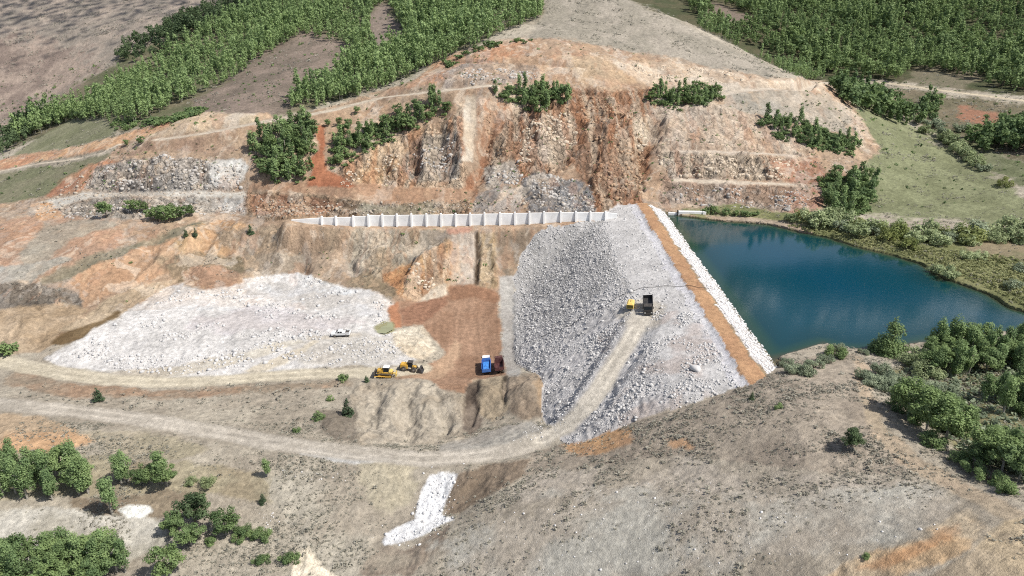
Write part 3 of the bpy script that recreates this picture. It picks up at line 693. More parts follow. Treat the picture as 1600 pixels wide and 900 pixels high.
def sheet(name, pid, parent=None, **k):
    ii, jj = np.nonzero(np.isin(PART, pid))
    q = np.stack([VID[ii, jj], VID[ii, jj + 1], VID[ii + 1, jj + 1], VID[ii + 1, jj]], 1)
    used, inv = np.unique(q, return_inverse=True)
    me = bpy.data.meshes.new(name)
    nv, nf = len(used), len(q)
    me.vertices.add(nv); me.loops.add(nf * 4); me.polygons.add(nf)
    co = np.stack([X.ravel()[used], Y.ravel()[used], Z.ravel()[used]], 1).astype(np.float32)
    me.vertices.foreach_set("co", co.ravel())
    me.loops.foreach_set("vertex_index", inv.ravel().astype(np.int32))
    me.polygons.foreach_set("loop_start", (np.arange(nf) * 4).astype(np.int32))
    me.update(calc_edges=True)
    me.polygons.foreach_set("use_smooth", np.ones(nf, bool))
    a = me.attributes.new("soil", 'FLOAT_COLOR', 'POINT')
    c4 = np.ones((nv, 4), np.float32); c4[:, :3] = COLR.reshape(-1, 3)[used]
    a.data.foreach_set("color", c4.ravel())
    b = me.attributes.new("relief", 'FLOAT', 'POINT')
    b.data.foreach_set("value", RELIEF.ravel()[used].astype(np.float32))
    # normals of the whole sheet, so that the seams between its pieces do not show
    nn = NRM.reshape(-1, 3)[used]
    me.materials.append(M_GROUND)
    me.normals_split_custom_set_from_vertices(nn.tolist())
    o = bpy.data.objects.new(name, me); COL.objects.link(o)
    return put(o, parent=parent, **k)
pr = np.stack([X, Y, Z], -1)
du = np.gradient(pr, axis=0); dv = np.gradient(pr, axis=1)
NRM = np.cross(dv, du); NRM /= np.linalg.norm(NRM, axis=-1, keepdims=True) + 1e-12
sheet("ground", [0], kind="structure")
sheet("hills", [1], kind="structure")
sheet("lower_road", [10], kind="structure")
sheet("haul_road", [11], kind="structure")
sheet("field_road", [12], kind="structure")
sheet("bench_road", [13], kind="structure")
sheet("shelf_road", [14], kind="structure")
sheet("valley_road", [15], kind="structure")
dam = empty("rockfill_dam", (30, 180, -18), label="long straight rockfill dam with an orange earth track along its crest", cat="dam")
def dam_part(name, pid, lab=None):
    o = sheet(name, pid, dam)
    o.matrix_parent_inverse = Matrix.Translation((-30, -180, 18))
    if lab: o["label"] = lab
dam_part("rockfill_slope", [2], "steep grey slope of loose boulders")
dam_part("gravel_bench", [3], "pale crushed rock bench")
dam_part("crest_track", [4], "orange earth track")
dam_part("riprap", [5], "white boulder strip along the water")
dam_part("ramp_track", [16], "pale vehicle ramp")

# ------------------------------------------------------------------ pond
def water():
    # a fan of cells: level sheet at height 0, a little larger than the hole in the ground
    xs = np.arange(40, 215, 2.5); ys = np.arange(112, 262, 2.5)
    gx, gy = np.meshgrid(xs, ys)
    gz = ground_z(gx, np.minimum(gy, 1000))
    keepv = (gz < 1.5) & (gx > 47)
    me = bpy.data.meshes.new("pond_water")
    vid = np.arange(gx.size).reshape(gx.shape)
    ok = keepv[:-1, :-1] | keepv[1:, :-1] | keepv[:-1, 1:] | keepv[1:, 1:]
    ii, jj = np.nonzero(ok)
    verts = np.stack([gx.ravel(), gy.ravel(), 0 * gx.ravel()], 1)
    faces = np.stack([vid[ii, jj], vid[ii, jj + 1], vid[ii + 1, jj + 1], vid[ii + 1, jj]], 1)
    used, inv = np.unique(faces, return_inverse=True)
    me.from_pydata(verts[used].tolist(), [], inv.reshape(-1, 4).tolist())
    a = me.attributes.new("depth", 'FLOAT', 'POINT')
    dist, _ = dist_polyline(verts[used, 0], verts[used, 1], SHORE + [SHORE[0]])
    ins = in_poly(verts[used, 0], verts[used, 1], SHORE)
    dam_d = np.abs(verts[used, 0] - 53.5)
    dpt = np.where(ins, np.minimum(dist, dam_d), 0.0)
    a.data.foreach_set("value", np.clip(dpt, 0, 60).astype(np.float32))
    m = bpy.data.materials.new("deep_pond_water")
    n, l, p = nodes(m)
    at = n.new("ShaderNodeAttribute"); at.attribute_name = "depth"
    cr = n.new("ShaderNodeValToRGB")
    mr = n.new("ShaderNodeMath"); mr.operation = 'DIVIDE'; mr.inputs[1].default_value = 30
    l.new(at.outputs['Fac'], mr.inputs[0]); l.new(mr.outputs[0], cr.inputs[0])
    e = cr.color_ramp.elements
    e[0].position = 0; e[0].color = (.050, .050, .028, 1)
    e[1].position = 1; e[1].color = (.0015, .043, .074, 1)
    for pos, c in ((.05, (.014, .045, .032, 1)), (.13, (.003, .034, .042, 1)), (.38, (.002, .042, .062, 1))):
        k = cr.color_ramp.elements.new(pos); k.color = c
    l.new(cr.outputs[0], p.inputs['Base Color'])
    p.inputs['Roughness'].default_value = .075
    p.inputs['IOR'].default_value = 1.33
    geo = n.new("ShaderNodeNewGeometry")
    t = n.new("ShaderNodeTexNoise"); t.inputs['Scale'].default_value = .8; t.inputs['Detail'].default_value = 4
    l.new(geo.outputs['Position'], t.inputs['Vector'])
    b = n.new("ShaderNodeBump"); b.inputs['Strength'].default_value = .02; b.inputs['Distance'].default_value = .3
    l.new(t.outputs[0], b.inputs['Height']); l.new(b.outputs[0], p.inputs['Normal'])
    me.materials.append(m)
    o = bpy.data.objects.new("pond_water", me); COL.objects.link(o)
    put(o, kind="structure")
water()

# ------------------------------------------------------------------ clouds high over the valley, outside the view: broken cumulus made of many puffs
def clouds(spots):
    r = np.random.default_rng(505)
    bm = bmesh.new(); bmesh.ops.create_icosphere(bm, subdivisions=1, radius=1.0)
    v = np.array([q.co[:] for q in bm.verts]); f = np.array([[q.index for q in p.verts] for p in bm.faces]); bm.free()
    C, S = [], []
    for cx, cy, cz, rx, ry, n, size in spots:
        x = r.uniform(-1, 1, n * 3); y = r.uniform(-1, 1, n * 3)
        d = np.hypot(x, y) + .35 * N3.fbm(x * 2.2 + cx, y * 2.2, 3)
        k = r.random(n * 3) < smooth(1.0, .45, d)
        x, y = x[k][:n], y[k][:n]; m = len(x)
        C.append(np.stack([cx + x * rx, cy + y * ry, cz + np.abs(r.normal(size=m)) * .16 * min(rx, ry)], 1)); S.append(size * r.uniform(.6, 1.3, m))
    C = np.vstack(C); S = np.concatenate(S)
    co = (v[None] * S[:, None, None] * np.array([1, 1, .7]) + C[:, None]).reshape(-1, 3)
    fa = (f[None] + (np.arange(len(C)) * len(v))[:, None, None]).reshape(-1, 3)
    me = bpy.data.meshes.new("clouds"); me.vertices.add(len(co)); me.loops.add(fa.size); me.polygons.add(len(fa))
    me.vertices.foreach_set("co", co.astype(np.float32).ravel()); me.loops.foreach_set("vertex_index", fa.ravel().astype(np.int32))
    me.polygons.foreach_set("loop_start", (np.arange(len(fa)) * 3).astype(np.int32)); me.update(calc_edges=True)
    m = bpy.data.materials.new("white_cloud"); n_, l_, p_ = nodes(m)
    t = n_.new("ShaderNodeTexNoise"); t.inputs['Scale'].default_value = .02
    rp = n_.new("ShaderNodeValToRGB"); rp.color_ramp.elements[0].color = (.74, .75, .77, 1); rp.color_ramp.elements[1].color = (.85, .85, .85, 1)
    l_.new(t.outputs[0], rp.inputs[0]); l_.new(rp.outputs[0], p_.inputs['Base Color']); p_.inputs['Roughness'].default_value = 1
    me.materials.append(m)
    o = bpy.data.objects.new("clouds", me); COL.objects.link(o)
    put(o, label="broken white cumulus clouds high over the valley", cat="clouds", kind="stuff")
def over(x, y, z, h):           # a cloud h metres up whose shadow falls on (x, y, z)
    k = h / math.tan(SUN_EL); return x + SUN_AZ[0] * k, y + SUN_AZ[1] * k, z + h
c1 = over(-330, 540, 60, 330)
clouds([(*c1, 220, 120, 2800, 1.7), (800, 1450, 505, 300, 130, 3200, 24)])

# ------------------------------------------------------------------ mesh builder
class MB:
    """collects simple solids into one mesh"""
    def __init__(self): self.v = []; self.f = []
    def add(self, vs, fs):
        n = len(self.v); self.v += [tuple(p) for p in vs]; self.f += [tuple(i + n for i in f) for f in fs]; return self
    def hexa(self, p):           # eight corners, bottom four then top four, both counter-clockwise from above
        return self.add(p, [(3, 2, 1, 0), (4, 5, 6, 7), (0, 1, 5, 4), (1, 2, 6, 5), (2, 3, 7, 6), (3, 0, 4, 7)])
    def box(self, x0, x1, y0, y1, z0, z1, tx=0, ty=0, c=.06):
        """box with chamfered upright edges and top rim, top shrunk by tx, ty"""
        c = min(c, .3 * (x1 - x0), .3 * (y1 - y0), .4 * (z1 - z0))
        def ring(i, z, s):
            a0, a1, b0, b1 = x0 + i[0], x1 - i[0], y0 + i[1], y1 - i[1]
            return [(a0 + s, b0, z), (a1 - s, b0, z), (a1, b0 + s, z), (a1, b1 - s, z), (a1 - s, b1, z), (a0 + s, b1, z), (a0, b1 - s, z), (a0, b0 + s, z)]
        r = ring((0, 0), z0, c) + ring((tx * .97, ty * .97), z1 - c, c) + ring((tx + c, ty + c), z1, c)
        f = [tuple(range(7, -1, -1)), tuple(range(16, 24))]
        for k in (0, 8):
            f += [(k + i, k + (i + 1) % 8, k + 8 + (i + 1) % 8, k + 8 + i) for i in range(8)]
        return self.add(r, f)
    def prism(self, prof, y0, y1):   # outline in x, z pulled along y
        n = len(prof)
        vs = [(x, y0, z) for x, z in prof] + [(x, y1, z) for x, z in prof]
        f = [tuple(range(n)), tuple(range(2 * n - 1, n - 1, -1))] + [((i + 1) % n, i, n + i, n + (i + 1) % n) for i in range(n)]
        return self.add(vs, f)
    def cyl(self, p0, p1, r0, r1=None, n=12):
        r1 = r0 if r1 is None else r1
        p0, p1 = Vector(p0), Vector(p1); d = (p1 - p0).normalized()
        a = d.orthogonal().normalized(); b = d.cross(a)
        vs = [p0 + (a * math.cos(t) + b * math.sin(t)) * r0 for t in [2 * math.pi * i / n for i in range(n)]]
        vs += [p1 + (a * math.cos(t) + b * math.sin(t)) * r1 for t in [2 * math.pi * i / n for i in range(n)]]
        f = [tuple(range(n - 1, -1, -1)), tuple(range(n, 2 * n))] + [(i, (i + 1) % n, n + (i + 1) % n, n + i) for i in range(n)]
        return self.add(vs, f)
    def tube(self, pts, r, n=6):
        for a, b in zip(pts[:-1], pts[1:]): self.cyl(a, b, r, r, n)
        return self
    def build(self, name, mat, parent=None, smooth_=False, **k):
        me = bpy.data.meshes.new(name); me.from_pydata(self.v, [], self.f); me.update()
        bm = bmesh.new(); bm.from_mesh(me); bmesh.ops.recalc_face_normals(bm, faces=bm.faces); bm.to_mesh(me); bm.free()
        if smooth_:
            me.polygons.foreach_set("use_smooth", [True] * len(me.polygons))
        me.materials.append(mat)
        o = bpy.data.objects.new(name, me); COL.objects.link(o)
        return put(o, parent=parent, **k)

def raw_mesh(name, co, faces, mats, fmat=None, leaf=None, smooth_=False):
    """fast mesh of quads or triangles from arrays"""
    me = bpy.data.meshes.new(name)
    nf, k = faces.shape
    me.vertices.add(len(co)); me.loops.add(nf * k); me.polygons.add(nf)
    me.vertices.foreach_set("co", np.asarray(co, np.float32).ravel())
    me.loops.foreach_set("vertex_index", faces.astype(np.int32).ravel())
    me.polygons.foreach_set("loop_start", (np.arange(nf) * k).astype(np.int32))
    for m in mats: me.materials.append(m)
    if fmat is not None: me.polygons.foreach_set("material_index", fmat.astype(np.int32))
    if leaf is not None:
        a = me.attributes.new("leaf", 'FLOAT', 'FACE'); a.data.foreach_set("value", np.asarray(leaf, np.float32))
    if smooth_: me.polygons.foreach_set("use_smooth", np.ones(nf, bool))
    me.update(calc_edges=True)
    return me

def plain(name, col, rough=.6, metal=0.0, var=.12, scale=2.0, dust=0.0):
    """painted or mineral surface with uneven colour and a little dust"""
    m = bpy.data.materials.new(name); n, l, p = nodes(m)
    tc = n.new("ShaderNodeTexCoord")
    t = n.new("ShaderNodeTexNoise"); t.inputs['Scale'].default_value = scale; t.inputs['Detail'].default_value = 5
    l.new(tc.outputs['Object'], t.inputs['Vector'])
    r = n.new("ShaderNodeValToRGB"); e = r.color_ramp.elements
    d = (.36, .29, .21)
    lo = [c * (1 - var) for c in col]; hi = [min(.85, c * (1 + var)) * (1 - dust) + d[i] * dust for i, c in enumerate(col)]
    e[0].position = .3; e[0].color = (*lo, 1); e[1].position = .7; e[1].color = (*hi, 1)
    l.new(t.outputs[0], r.inputs[0]); l.new(r.outputs[0], p.inputs['Base Color'])
    p.inputs['Roughness'].default_value = rough; p.inputs['Metallic'].default_value = metal
    p.inputs['Specular IOR Level'].default_value = .3
    return m

def leaf_material(name, dark, light, pale=None):
    m = bpy.data.materials.new(name); n, l, p = nodes(m)
    at = n.new("ShaderNodeAttribute"); at.attribute_name = "leaf"
    oi = n.new("ShaderNodeObjectInfo")
    ad = n.new("ShaderNodeMath"); ad.operation = 'MULTIPLY_ADD'; ad.inputs[1].default_value = .55; ad.inputs[2].default_value = -.27
    l.new(oi.outputs['Random'], ad.inputs[0])
    sm = n.new("ShaderNodeMath"); sm.operation = 'ADD'; l.new(at.outputs['Fac'], sm.inputs[0]); l.new(ad.outputs[0], sm.inputs[1])
    r = n.new("ShaderNodeValToRGB"); e = r.color_ramp.elements
    e[0].position = .1; e[0].color = (*dark, 1); e[1].position = .9; e[1].color = (*light, 1)
    if pale:
        k = r.color_ramp.elements.new(1.0); k.color = (*pale, 1)
    l.new(sm.outputs[0], r.inputs[0])
    l.new(r.outputs[0], p.inputs['Base Color'])
    p.inputs['Roughness'].default_value = .65; p.inputs['Specular IOR Level'].default_value = .2
    tr = n.new("ShaderNodeBsdfTranslucent"); l.new(r.outputs[0], tr.inputs['Color'])
    mx = n.new("ShaderNodeMixShader"); mx.inputs[0].default_value = .35
    l.new(p.outputs[0], mx.inputs[1]); l.new(tr.outputs[0], mx.inputs[2])
    l.new(mx.outputs[0], n["Material Output"].inputs['Surface'])
    return m
L_POP = leaf_material("poplar_leaves", (.120,.188,.080), (.290,.390,.165))
L_BROAD = leaf_material("broad_leaves", (.098,.155,.066), (.240,.325,.130))
L_DARK = leaf_material("dark_needles", (0.055, 0.085, 0.05), (0.125, 0.18, 0.09))
L_DKB = leaf_material("dark_broad_leaves", (.060, .095, .050), (.140, .195, .092))
L_WIL = leaf_material("willow_leaves", (0.2, 0.25, 0.12), (0.42, 0.48, 0.26))
L_GREY = leaf_material("grey_green_leaves", (0.16, 0.2, 0.13), (0.33, 0.38, 0.25))
L_YEL = leaf_material("yellow_green_leaves", (0.15, 0.19, 0.06), (0.3, 0.33, 0.12))
L_SCRUB = leaf_material("dry_scrub_leaves", (0.23, 0.22, 0.18), (0.43, 0.41, 0.34))
L_GRASS = leaf_material("sedge_leaves", (0.19, 0.205, 0.09), (0.36, 0.37, 0.18))
M_BARK = plain("pale_bark", (.30, .28, .24), .9, var=.3, scale=6)
M_BARKD = plain("brown_bark", (.12, .095, .07), .9, var=.3, scale=6)

def quads_at(c, nrm, size, r):
    """leaf quads at centres c, facing nrm, random spin"""
    n = len(c)
    h = r.normal(size=(n, 3)); t = np.cross(nrm, h); t /= np.linalg.norm(t, axis=1, keepdims=True) + 1e-9
    b = np.cross(nrm, t)
    s = size[:, None] if np.ndim(size) else size
    asp = r.uniform(.55, 1.0, (n, 1))
    k = [c - t * s - b * s * asp * .4, c + t * s * .1 - b * s * asp, c + t * s + b * s * asp * .3, c - t * s * .2 + b * s * asp]
    co = np.stack(k, 1).reshape(-1, 3)
    return co, np.arange(n * 4).reshape(n, 4)

def crown_arrays(kind, H, R, n_leaf, size, seed):
    """leaf quads of a crown of height H and radius R; returns coordinates, quads, leaf tone per quad"""
    r = np.random.default_rng(seed)
    cl = []
    if kind == 'poplar':
        for k in range(22):
            z = r.uniform(.2, .97); rad = R * (.95 * math.sin(math.pi * min(1, max(0, (z - .12) / .95)) ** .8) ** .8)
            a = r.uniform(0, 6.283); q = rad * r.uniform(.15, .75)
            cl.append((q * math.cos(a), q * math.sin(a), z * H, R * r.uniform(.25, .48), R * r.uniform(.35, .8)))
    elif kind == 'broad':
        for k in range(30):
            u = r.normal(size=3); u /= np.linalg.norm(u); q = r.uniform(.4, .92)
            z = .60 * H + u[2] * q * .40 * H
            cl.append((u[0] * q * R, u[1] * q * R, max(z, .2 * H), R * r.uniform(.17, .36), R * r.uniform(.15, .3)))
    elif kind == 'shrub':
        for k in range(16):
            a = r.uniform(0, 6.283); q = R * math.sqrt(r.uniform(0, .75)); z = H * r.uniform(.2, .8) * (1 - .45 * (q / R) ** 2)
            cl.append((q * math.cos(a), q * math.sin(a), z, R * r.uniform(.28, .42), H * r.uniform(.18, .28)))
    elif kind == 'conifer':
        for k in range(40):
            z = r.uniform(.05, .98) ** 1.25; rad = R * (1 - z) ** .8 * 1.0
            a = r.uniform(0, 6.283)
            cl.append((rad * .6 * math.cos(a), rad * .6 * math.sin(a), z * H, .12 * R + rad * .5, .10 * H))
    cl = np.array(cl)
    wgt = cl[:, 3] ** 2; wgt /= wgt.sum()
    pick = r.choice(len(cl), n_leaf, p=wgt)
    u = r.normal(size=(n_leaf, 3)); u /= np.linalg.norm(u, axis=1, keepdims=True)
    rr = r.uniform(.55, 1.08, (n_leaf, 1))
    sc = np.stack([cl[pick, 3], cl[pick, 3], cl[pick, 4]], 1)
    c = cl[pick, :3] + u * rr * sc
    c[:, 2] = np.maximum(c[:, 2], .04 * H)
    nr = u + r.normal(size=(n_leaf, 3)) * .5 + np.array([.25, -.25, .75]); nr /= np.linalg.norm(nr, axis=1, keepdims=True)
    tone = np.clip(r.uniform(.15, .85, len(cl))[pick] * .75 + r.uniform(0, .35, n_leaf), 0, 1)
    co, f = quads_at(c, nr, size * r.uniform(.7, 1.3, n_leaf), r)
    return co, f, tone

def trunk_mb(kind, H, R, seed):
    r = random.Random(seed); m = MB()
    top = .75 * H if kind in ('poplar', 'conifer') else .5 * H
    rad = .022 * H if kind != 'shrub' else .03 * H
    if kind == 'shrub':
        for k in range(5):
            a = 6.28 * k / 5 + r.uniform(0, 1)
            m.cyl((0, 0, -.15), (R * .45 * math.cos(a), R * .45 * math.sin(a), H * .6), rad * 1.2, rad * .4, 5)
        return m
    mid = (r.uniform(-.1, .1) * R, r.uniform(-.1, .1) * R, top * .5)
    m.cyl((0, 0, -.3), mid, rad * 1.3, rad, 7); m.cyl(mid, (mid[0] * .5, mid[1] * 1.5, top), rad, rad * .4, 6)
    for k in range(5):
        a = 6.28 * k / 5 + r.uniform(0, 1); z = top * r.uniform(.45, .95)
        m.cyl((mid[0], mid[1], z), (R * .6 * math.cos(a), R * .6 * math.sin(a), z + .18 * H), rad * .5, rad * .15, 5)
    return m

PROTO = {}
def proto(kind, leafm, barkm, H, R, n, size, variants=4, seed=1):
    """a few crowns and trunks of one kind, as shared mesh data"""
    key = (kind, leafm.name, H, R, n)
    if key not in PROTO:
        L = []
        for s in range(variants):
            co, f, tone = crown_arrays(kind, H, R, n, size, seed * 100 + s)
            cm = raw_mesh("crown", co, f, [leafm], leaf=tone)
            t = trunk_mb(kind, H, R, seed * 100 + s)
            tm = bpy.data.meshes.new("trunk"); tm.from_pydata(t.v, [], t.f); tm.materials.append(barkm); tm.update()
            # one mesh with both, for copies too small to show their parts
            tv = np.array(t.v)
            L.append((cm, tm, (co, f, tone)))
        PROTO[key] = L
    return PROTO[key]
SINGLE = {}
def single_mesh(p, kind, leafm, barkm):
    k = id(p[0])
    if k not in SINGLE:
        co, f, tone = p[2]
        tm = p[1]
        tv = np.array([v.co[:] for v in tm.vertices]); tf = [list(q.vertices) for q in tm.polygons if len(q.vertices) == 4]
        tf = np.array(tf) + len(co)
        SINGLE[k] = raw_mesh("tree", np.vstack([co, tv]), np.vstack([f, tf]), [leafm, barkm],
                             np.r_[np.zeros(len(f)), np.ones(len(tf))], np.r_[tone, np.zeros(len(tf))])
    return SINGLE[k]

N_TREE = {'tree': 0, 'shrub': 0}
def plant_tree(name, cat, pr, leafm, barkm, kind, xy, scale, label, group, parts, seed):
    r = random.Random(seed)
    z = float(ground_z(xy[0], xy[1]))
    rz = r.uniform(0, 6.28)
    p = pr[seed % len(pr)]
    sx = scale * r.uniform(.92, 1.12)
    if parts:
        root = empty(name, (xy[0], xy[1], z - .05), rz, label=label, cat=cat, group=group)
        root.scale = (sx, sx, scale)
        for nm, me in (("trunk", p[1]), ("crown", p[0])):
            o = bpy.data.objects.new(nm if kind != 'shrub' or nm == 'crown' else 'stems', me); o.parent = root; COL.objects.link(o)
    else:
        o = bpy.data.objects.new(name, single_mesh(p, kind, leafm, barkm))
        o.location = (xy[0], xy[1], z - .05); o.rotation_euler = (0, 0, rz); o.scale = (sx, sx, scale)
        COL.objects.link(o); put(o, label=label, cat=cat, group=group)
    N_TREE[cat] = N_TREE.get(cat, 0) + 1

def scatter(poly_px, spacing, yr=(0, 2000), seed=0, jit=.42):
    """ground points inside an outline traced in photo pixels, about spacing metres apart"""
    w = np.array([hit(u, v) for u, v in poly_px])
    x0, y0 = w[:, 0].min() - 4, max(w[:, 1].min() - 4, yr[0]); x1, y1 = w[:, 0].max() + 4, min(w[:, 1].max() + 4, yr[1])
    gx, gy = np.meshgrid(np.arange(x0, x1, spacing), np.arange(y0, y1, spacing))
    r = np.random.default_rng(seed + 5)
    gx = gx + (np.arange(gx.shape[0]) % 2)[:, None] * spacing * .5
    gx = (gx + r.uniform(-jit, jit, gx.shape) * spacing).ravel(); gy = (gy + r.uniform(-jit, jit, gy.shape) * spacing).ravel()
    gz = ground_z(gx, gy)
    u, v = project(gx, gy, gz)
    ok = in_poly(u, v, poly_px) & (gy > yr[0]) & (gy < yr[1])
    return np.stack([gx[ok], gy[ok]], 1)

KINDS = {
 'near_poplar': ('tree', 'young_poplar', 'poplar', L_POP, M_BARK, 5.2, 1.35, 1500, 0.125),
 'near_broad': ('tree', 'broadleaf_tree', 'broad', L_BROAD, M_BARK, 4.6, 2.1, 2400, 0.13),
 'near_bush': ('shrub', 'green_bush', 'shrub', L_BROAD, M_BARKD, 2.4, 1.9, 1700, 0.12),
 'near_willow': ('shrub', 'willow_bush', 'shrub', L_WIL, M_BARKD, 3.0, 2.1, 2000, 0.12),
 'near_grey': ('shrub', 'grey_bush', 'shrub', L_GREY, M_BARKD, 2.0, 1.7, 1500, 0.115),
 'near_dark': ('tree', 'dark_conifer', 'conifer', L_DARK, M_BARKD, 5.0, 1.5, 1900, 0.12),
 'near_round': ('tree', 'dark_round_tree', 'broad', L_DKB, M_BARKD, 4.6, 2.2, 3000, .125),
 'near_pyramid': ('tree', 'pointed_tree', 'conifer', L_BROAD, M_BARKD, 5.2, 2.3, 4200, .13),
 'mid_poplar': ('tree', 'slender_poplar', 'poplar', L_POP, M_BARK, 6.5, 1.5, 480, 0.25),
 'mid_broad': ('tree', 'leafy_tree', 'broad', L_BROAD, M_BARKD, 5.0, 2.2, 560, 0.26),
 'mid_willow': ('shrub', 'shore_willow', 'shrub', L_WIL, M_BARKD, 3.0, 2.2, 700, 0.2),
 'mid_grey': ('shrub', 'grey_willow', 'shrub', L_GREY, M_BARKD, 2.6, 2.0, 620, 0.2),
 'mid_yellow': ('shrub', 'yellow_bush', 'shrub', L_YEL, M_BARKD, 3.2, 2.3, 700, 0.2),
 'mid_green': ('shrub', 'green_scrub_bush', 'shrub', L_BROAD, M_BARKD, 2.6, 1.8, 560, 0.2),
 'mid_dark': ('tree', 'small_dark_conifer', 'conifer', L_DARK, M_BARKD, 4.0, 1.3, 520, 0.2),
}
def spec(k):
    cat, name, kind, lm, bmat, H, R, n, size = KINDS[k]
    n, size = int(n * 1.5), size * .82
    return cat, name, kind, lm, bmat, proto(kind, lm, bmat, H, R, n, size, 6, list(KINDS).index(k) + 1)
def one(k, u, v, scale, label, group=None, seed=None):
    cat, name, kind, lm, bmat, pr = spec(k)
    h = hit(u, v)
    plant_tree(name, cat, pr, lm, bmat, kind, h[:2], scale, label, group, k.startswith('near'), seed if seed is not None else int(u * 7 + v))
def grove(ks, poly, spacing, s0, s1, label, group, yr=(0, 2000), seed=0, most=400):
    pts = scatter(poly, spacing, yr, seed)
    r = random.Random(seed)
    pts = pts[np.argsort(pts[:, 1])][:most]
    for i, q in enumerate(pts):
        k = ks[r.randrange(len(ks))]
        cat, name, kind, lm, bmat, pr = spec(k)
        lab = label if isinstance(label, str) else label[k]
        grp = group if isinstance(group, str) else group[k]
        plant_tree(name, cat, pr, lm, bmat, kind, q, r.uniform(s0, s1), lab, grp, k.startswith('near'), seed * 977 + i)
    return len(pts)

# ------------------------------------------------------------------ near trees, lower left
grove(['near_poplar', 'near_poplar', 'near_broad'], [(-40,735),(60,735),(165,750),(168,770),(110,785),(-40,785)], 2.7, 1.0, 1.4,
      {'near_poplar': 'slim young poplar in the dense grove at the left edge below the lower road', 'near_broad': 'rounded leafy tree in the dense grove at the left edge below the lower road'},
      {'near_poplar': 'poplars of the left roadside grove', 'near_broad': 'leafy trees of the left roadside grove'}, seed=1)
grove(['near_poplar', 'near_broad'], [(-40,875),(90,868),(200,872),(208,905),(-40,960)], 2.8, 1.05, 1.4,
      {'near_poplar': 'slim poplar in the grove across the bottom left corner', 'near_broad': 'rounded leafy tree in the grove across the bottom left corner'},
      {'near_poplar': 'poplars of the bottom left grove', 'near_broad': 'leafy trees of the bottom left grove'}, seed=2)
for u, v, s, k in [(190,757,.9,'near_poplar'),(200,752,1.0,'near_poplar'),(220,758,.7,'near_broad'),(238,757,.75,'near_broad'),(262,760,.85,'near_broad'),(254,755,1.0,'near_poplar')]:
    one(k, u, v, s * 1.3, {'near_poplar': 'slim poplar in the loose row right of the left roadside grove', 'near_broad': 'small rounded tree in the loose row right of the left roadside grove'}[k],
        {'near_poplar': 'poplars of the loose roadside row', 'near_broad': 'small trees of the loose roadside row'}[k])
one('near_poplar', 176, 803, 1.4, 'lone slender poplar beside the flat white rock outcrop')
one('near_round', 306, 822, 1.5, 'large dark round tree at the middle of the lower left slope')
for u, v, s, L in [(275,838,.85,'low tree in front of the large dark round tree'),(300,852,.8,'small tree at the foot of the slope below the large dark round tree'),
                   (352,836,.95,'spreading tree with a white leaning trunk right of the large dark round tree')]:
    one('near_broad', u, v, s * 1.25, L)
one('near_broad', 266, 905, 1.45, 'big rounded tree at the bottom edge right of the corner grove')
for u, v, s in [(380,835,.9),(398,838,.75),(412,842,.9),(330,850,.7),(372,845,.7)]:
    one('near_bush', u, v, s, 'green bush trailing right from the trees on the lower left slope', 'green bushes trailing across the lower left slope')
one('near_bush', 452, 878, .9, 'low green bush above the pale cut at the bottom edge')
one('near_bush', 408, 880, .8, 'dull green bush left of the pale cut at the bottom edge')
one('near_willow', 300, 757, .6, 'small bright green bush above the large dark round tree')
one('near_willow', 325, 760, .8, 'straw coloured airy bush right of the small bright green bush')
one('near_poplar', 418, 745, .75, 'lone yellowish sapling on the slope under the lower road')
one('near_dark', 411, 786, .45, 'tiny dark conifer below the lone yellowish sapling')
# right side groves by the pond
one('near_pyramid', 1391, 551, 1.5, 'tall dark pointed tree standing alone at the near shore of the pond', seed=2)
one('near_grey', 1349, 552, .6, 'tiny grey bush at the water edge left of the tall dark pointed tree')
one('near_willow', 1428, 570, 1.35, 'pale green willow bush beside the tall dark pointed tree')
one('near_willow', 1448, 588, 1.25, 'pale willow dome overhanging the bare bank in front of the shore grove')
grove(['near_poplar', 'near_poplar', 'near_broad'], [(1448,560),(1480,548),(1520,540),(1560,545),(1680,545),(1690,580),(1560,585),(1500,592),(1460,590)], 2.8, 1.0, 1.4,
      {'near_poplar': 'pointed bright green tree in the grove along the near shore of the pond', 'near_broad': 'rounded green tree in the grove along the near shore of the pond'},
      {'near_poplar': 'pointed trees of the near shore grove', 'near_broad': 'rounded trees of the near shore grove'}, seed=3)
one('near_poplar', 1458, 557, 1.65, 'tallest pointed tree of the near shore grove', seed=4)
one('near_poplar', 1485, 552, 1.5, 'pointed tree rising behind the tallest tree of the near shore grove', seed=8)
grove(['near_broad', 'near_poplar', 'near_bush'], [(1530,625),(1580,610),(1690,600),(1700,665),(1600,650),(1540,645)], 3.0, 1.0, 1.4,
      {'near_poplar': 'slim poplar in the thicket at the right edge below the shore grove', 'near_broad': 'rounded tree in the thicket at the right edge below the shore grove', 'near_bush': 'green bush in the thicket at the right edge below the shore grove'},
      {'near_poplar': 'poplars of the right edge thicket', 'near_broad': 'trees of the right edge thicket', 'near_bush': 'bushes of the right edge thicket'}, seed=5)
for u, v, s, L in [(1418,650,1.6,'big dark green tree at the upper end of the clump on the right hillside'),(1448,672,1.6,'big dark green tree in the middle of the clump on the right hillside'),
                   (1478,690,1.7,'big dark green tree at the lower end of the clump on the right hillside')]:
    one('near_broad', u, v, s, L)
for u, v, s in [(1405,640,.9),(1432,660,1.0),(1455,695,.9),(1495,678,1.0),(1470,665,1.1),(1440,640,1.0),(1465,630,.9),(1490,640,1.0),(1510,655,.95)]:
    one('near_bush', u, v, s * 1.25, 'green bush between the big dark trees of the clump on the right hillside', 'bushes of the right hillside clump')
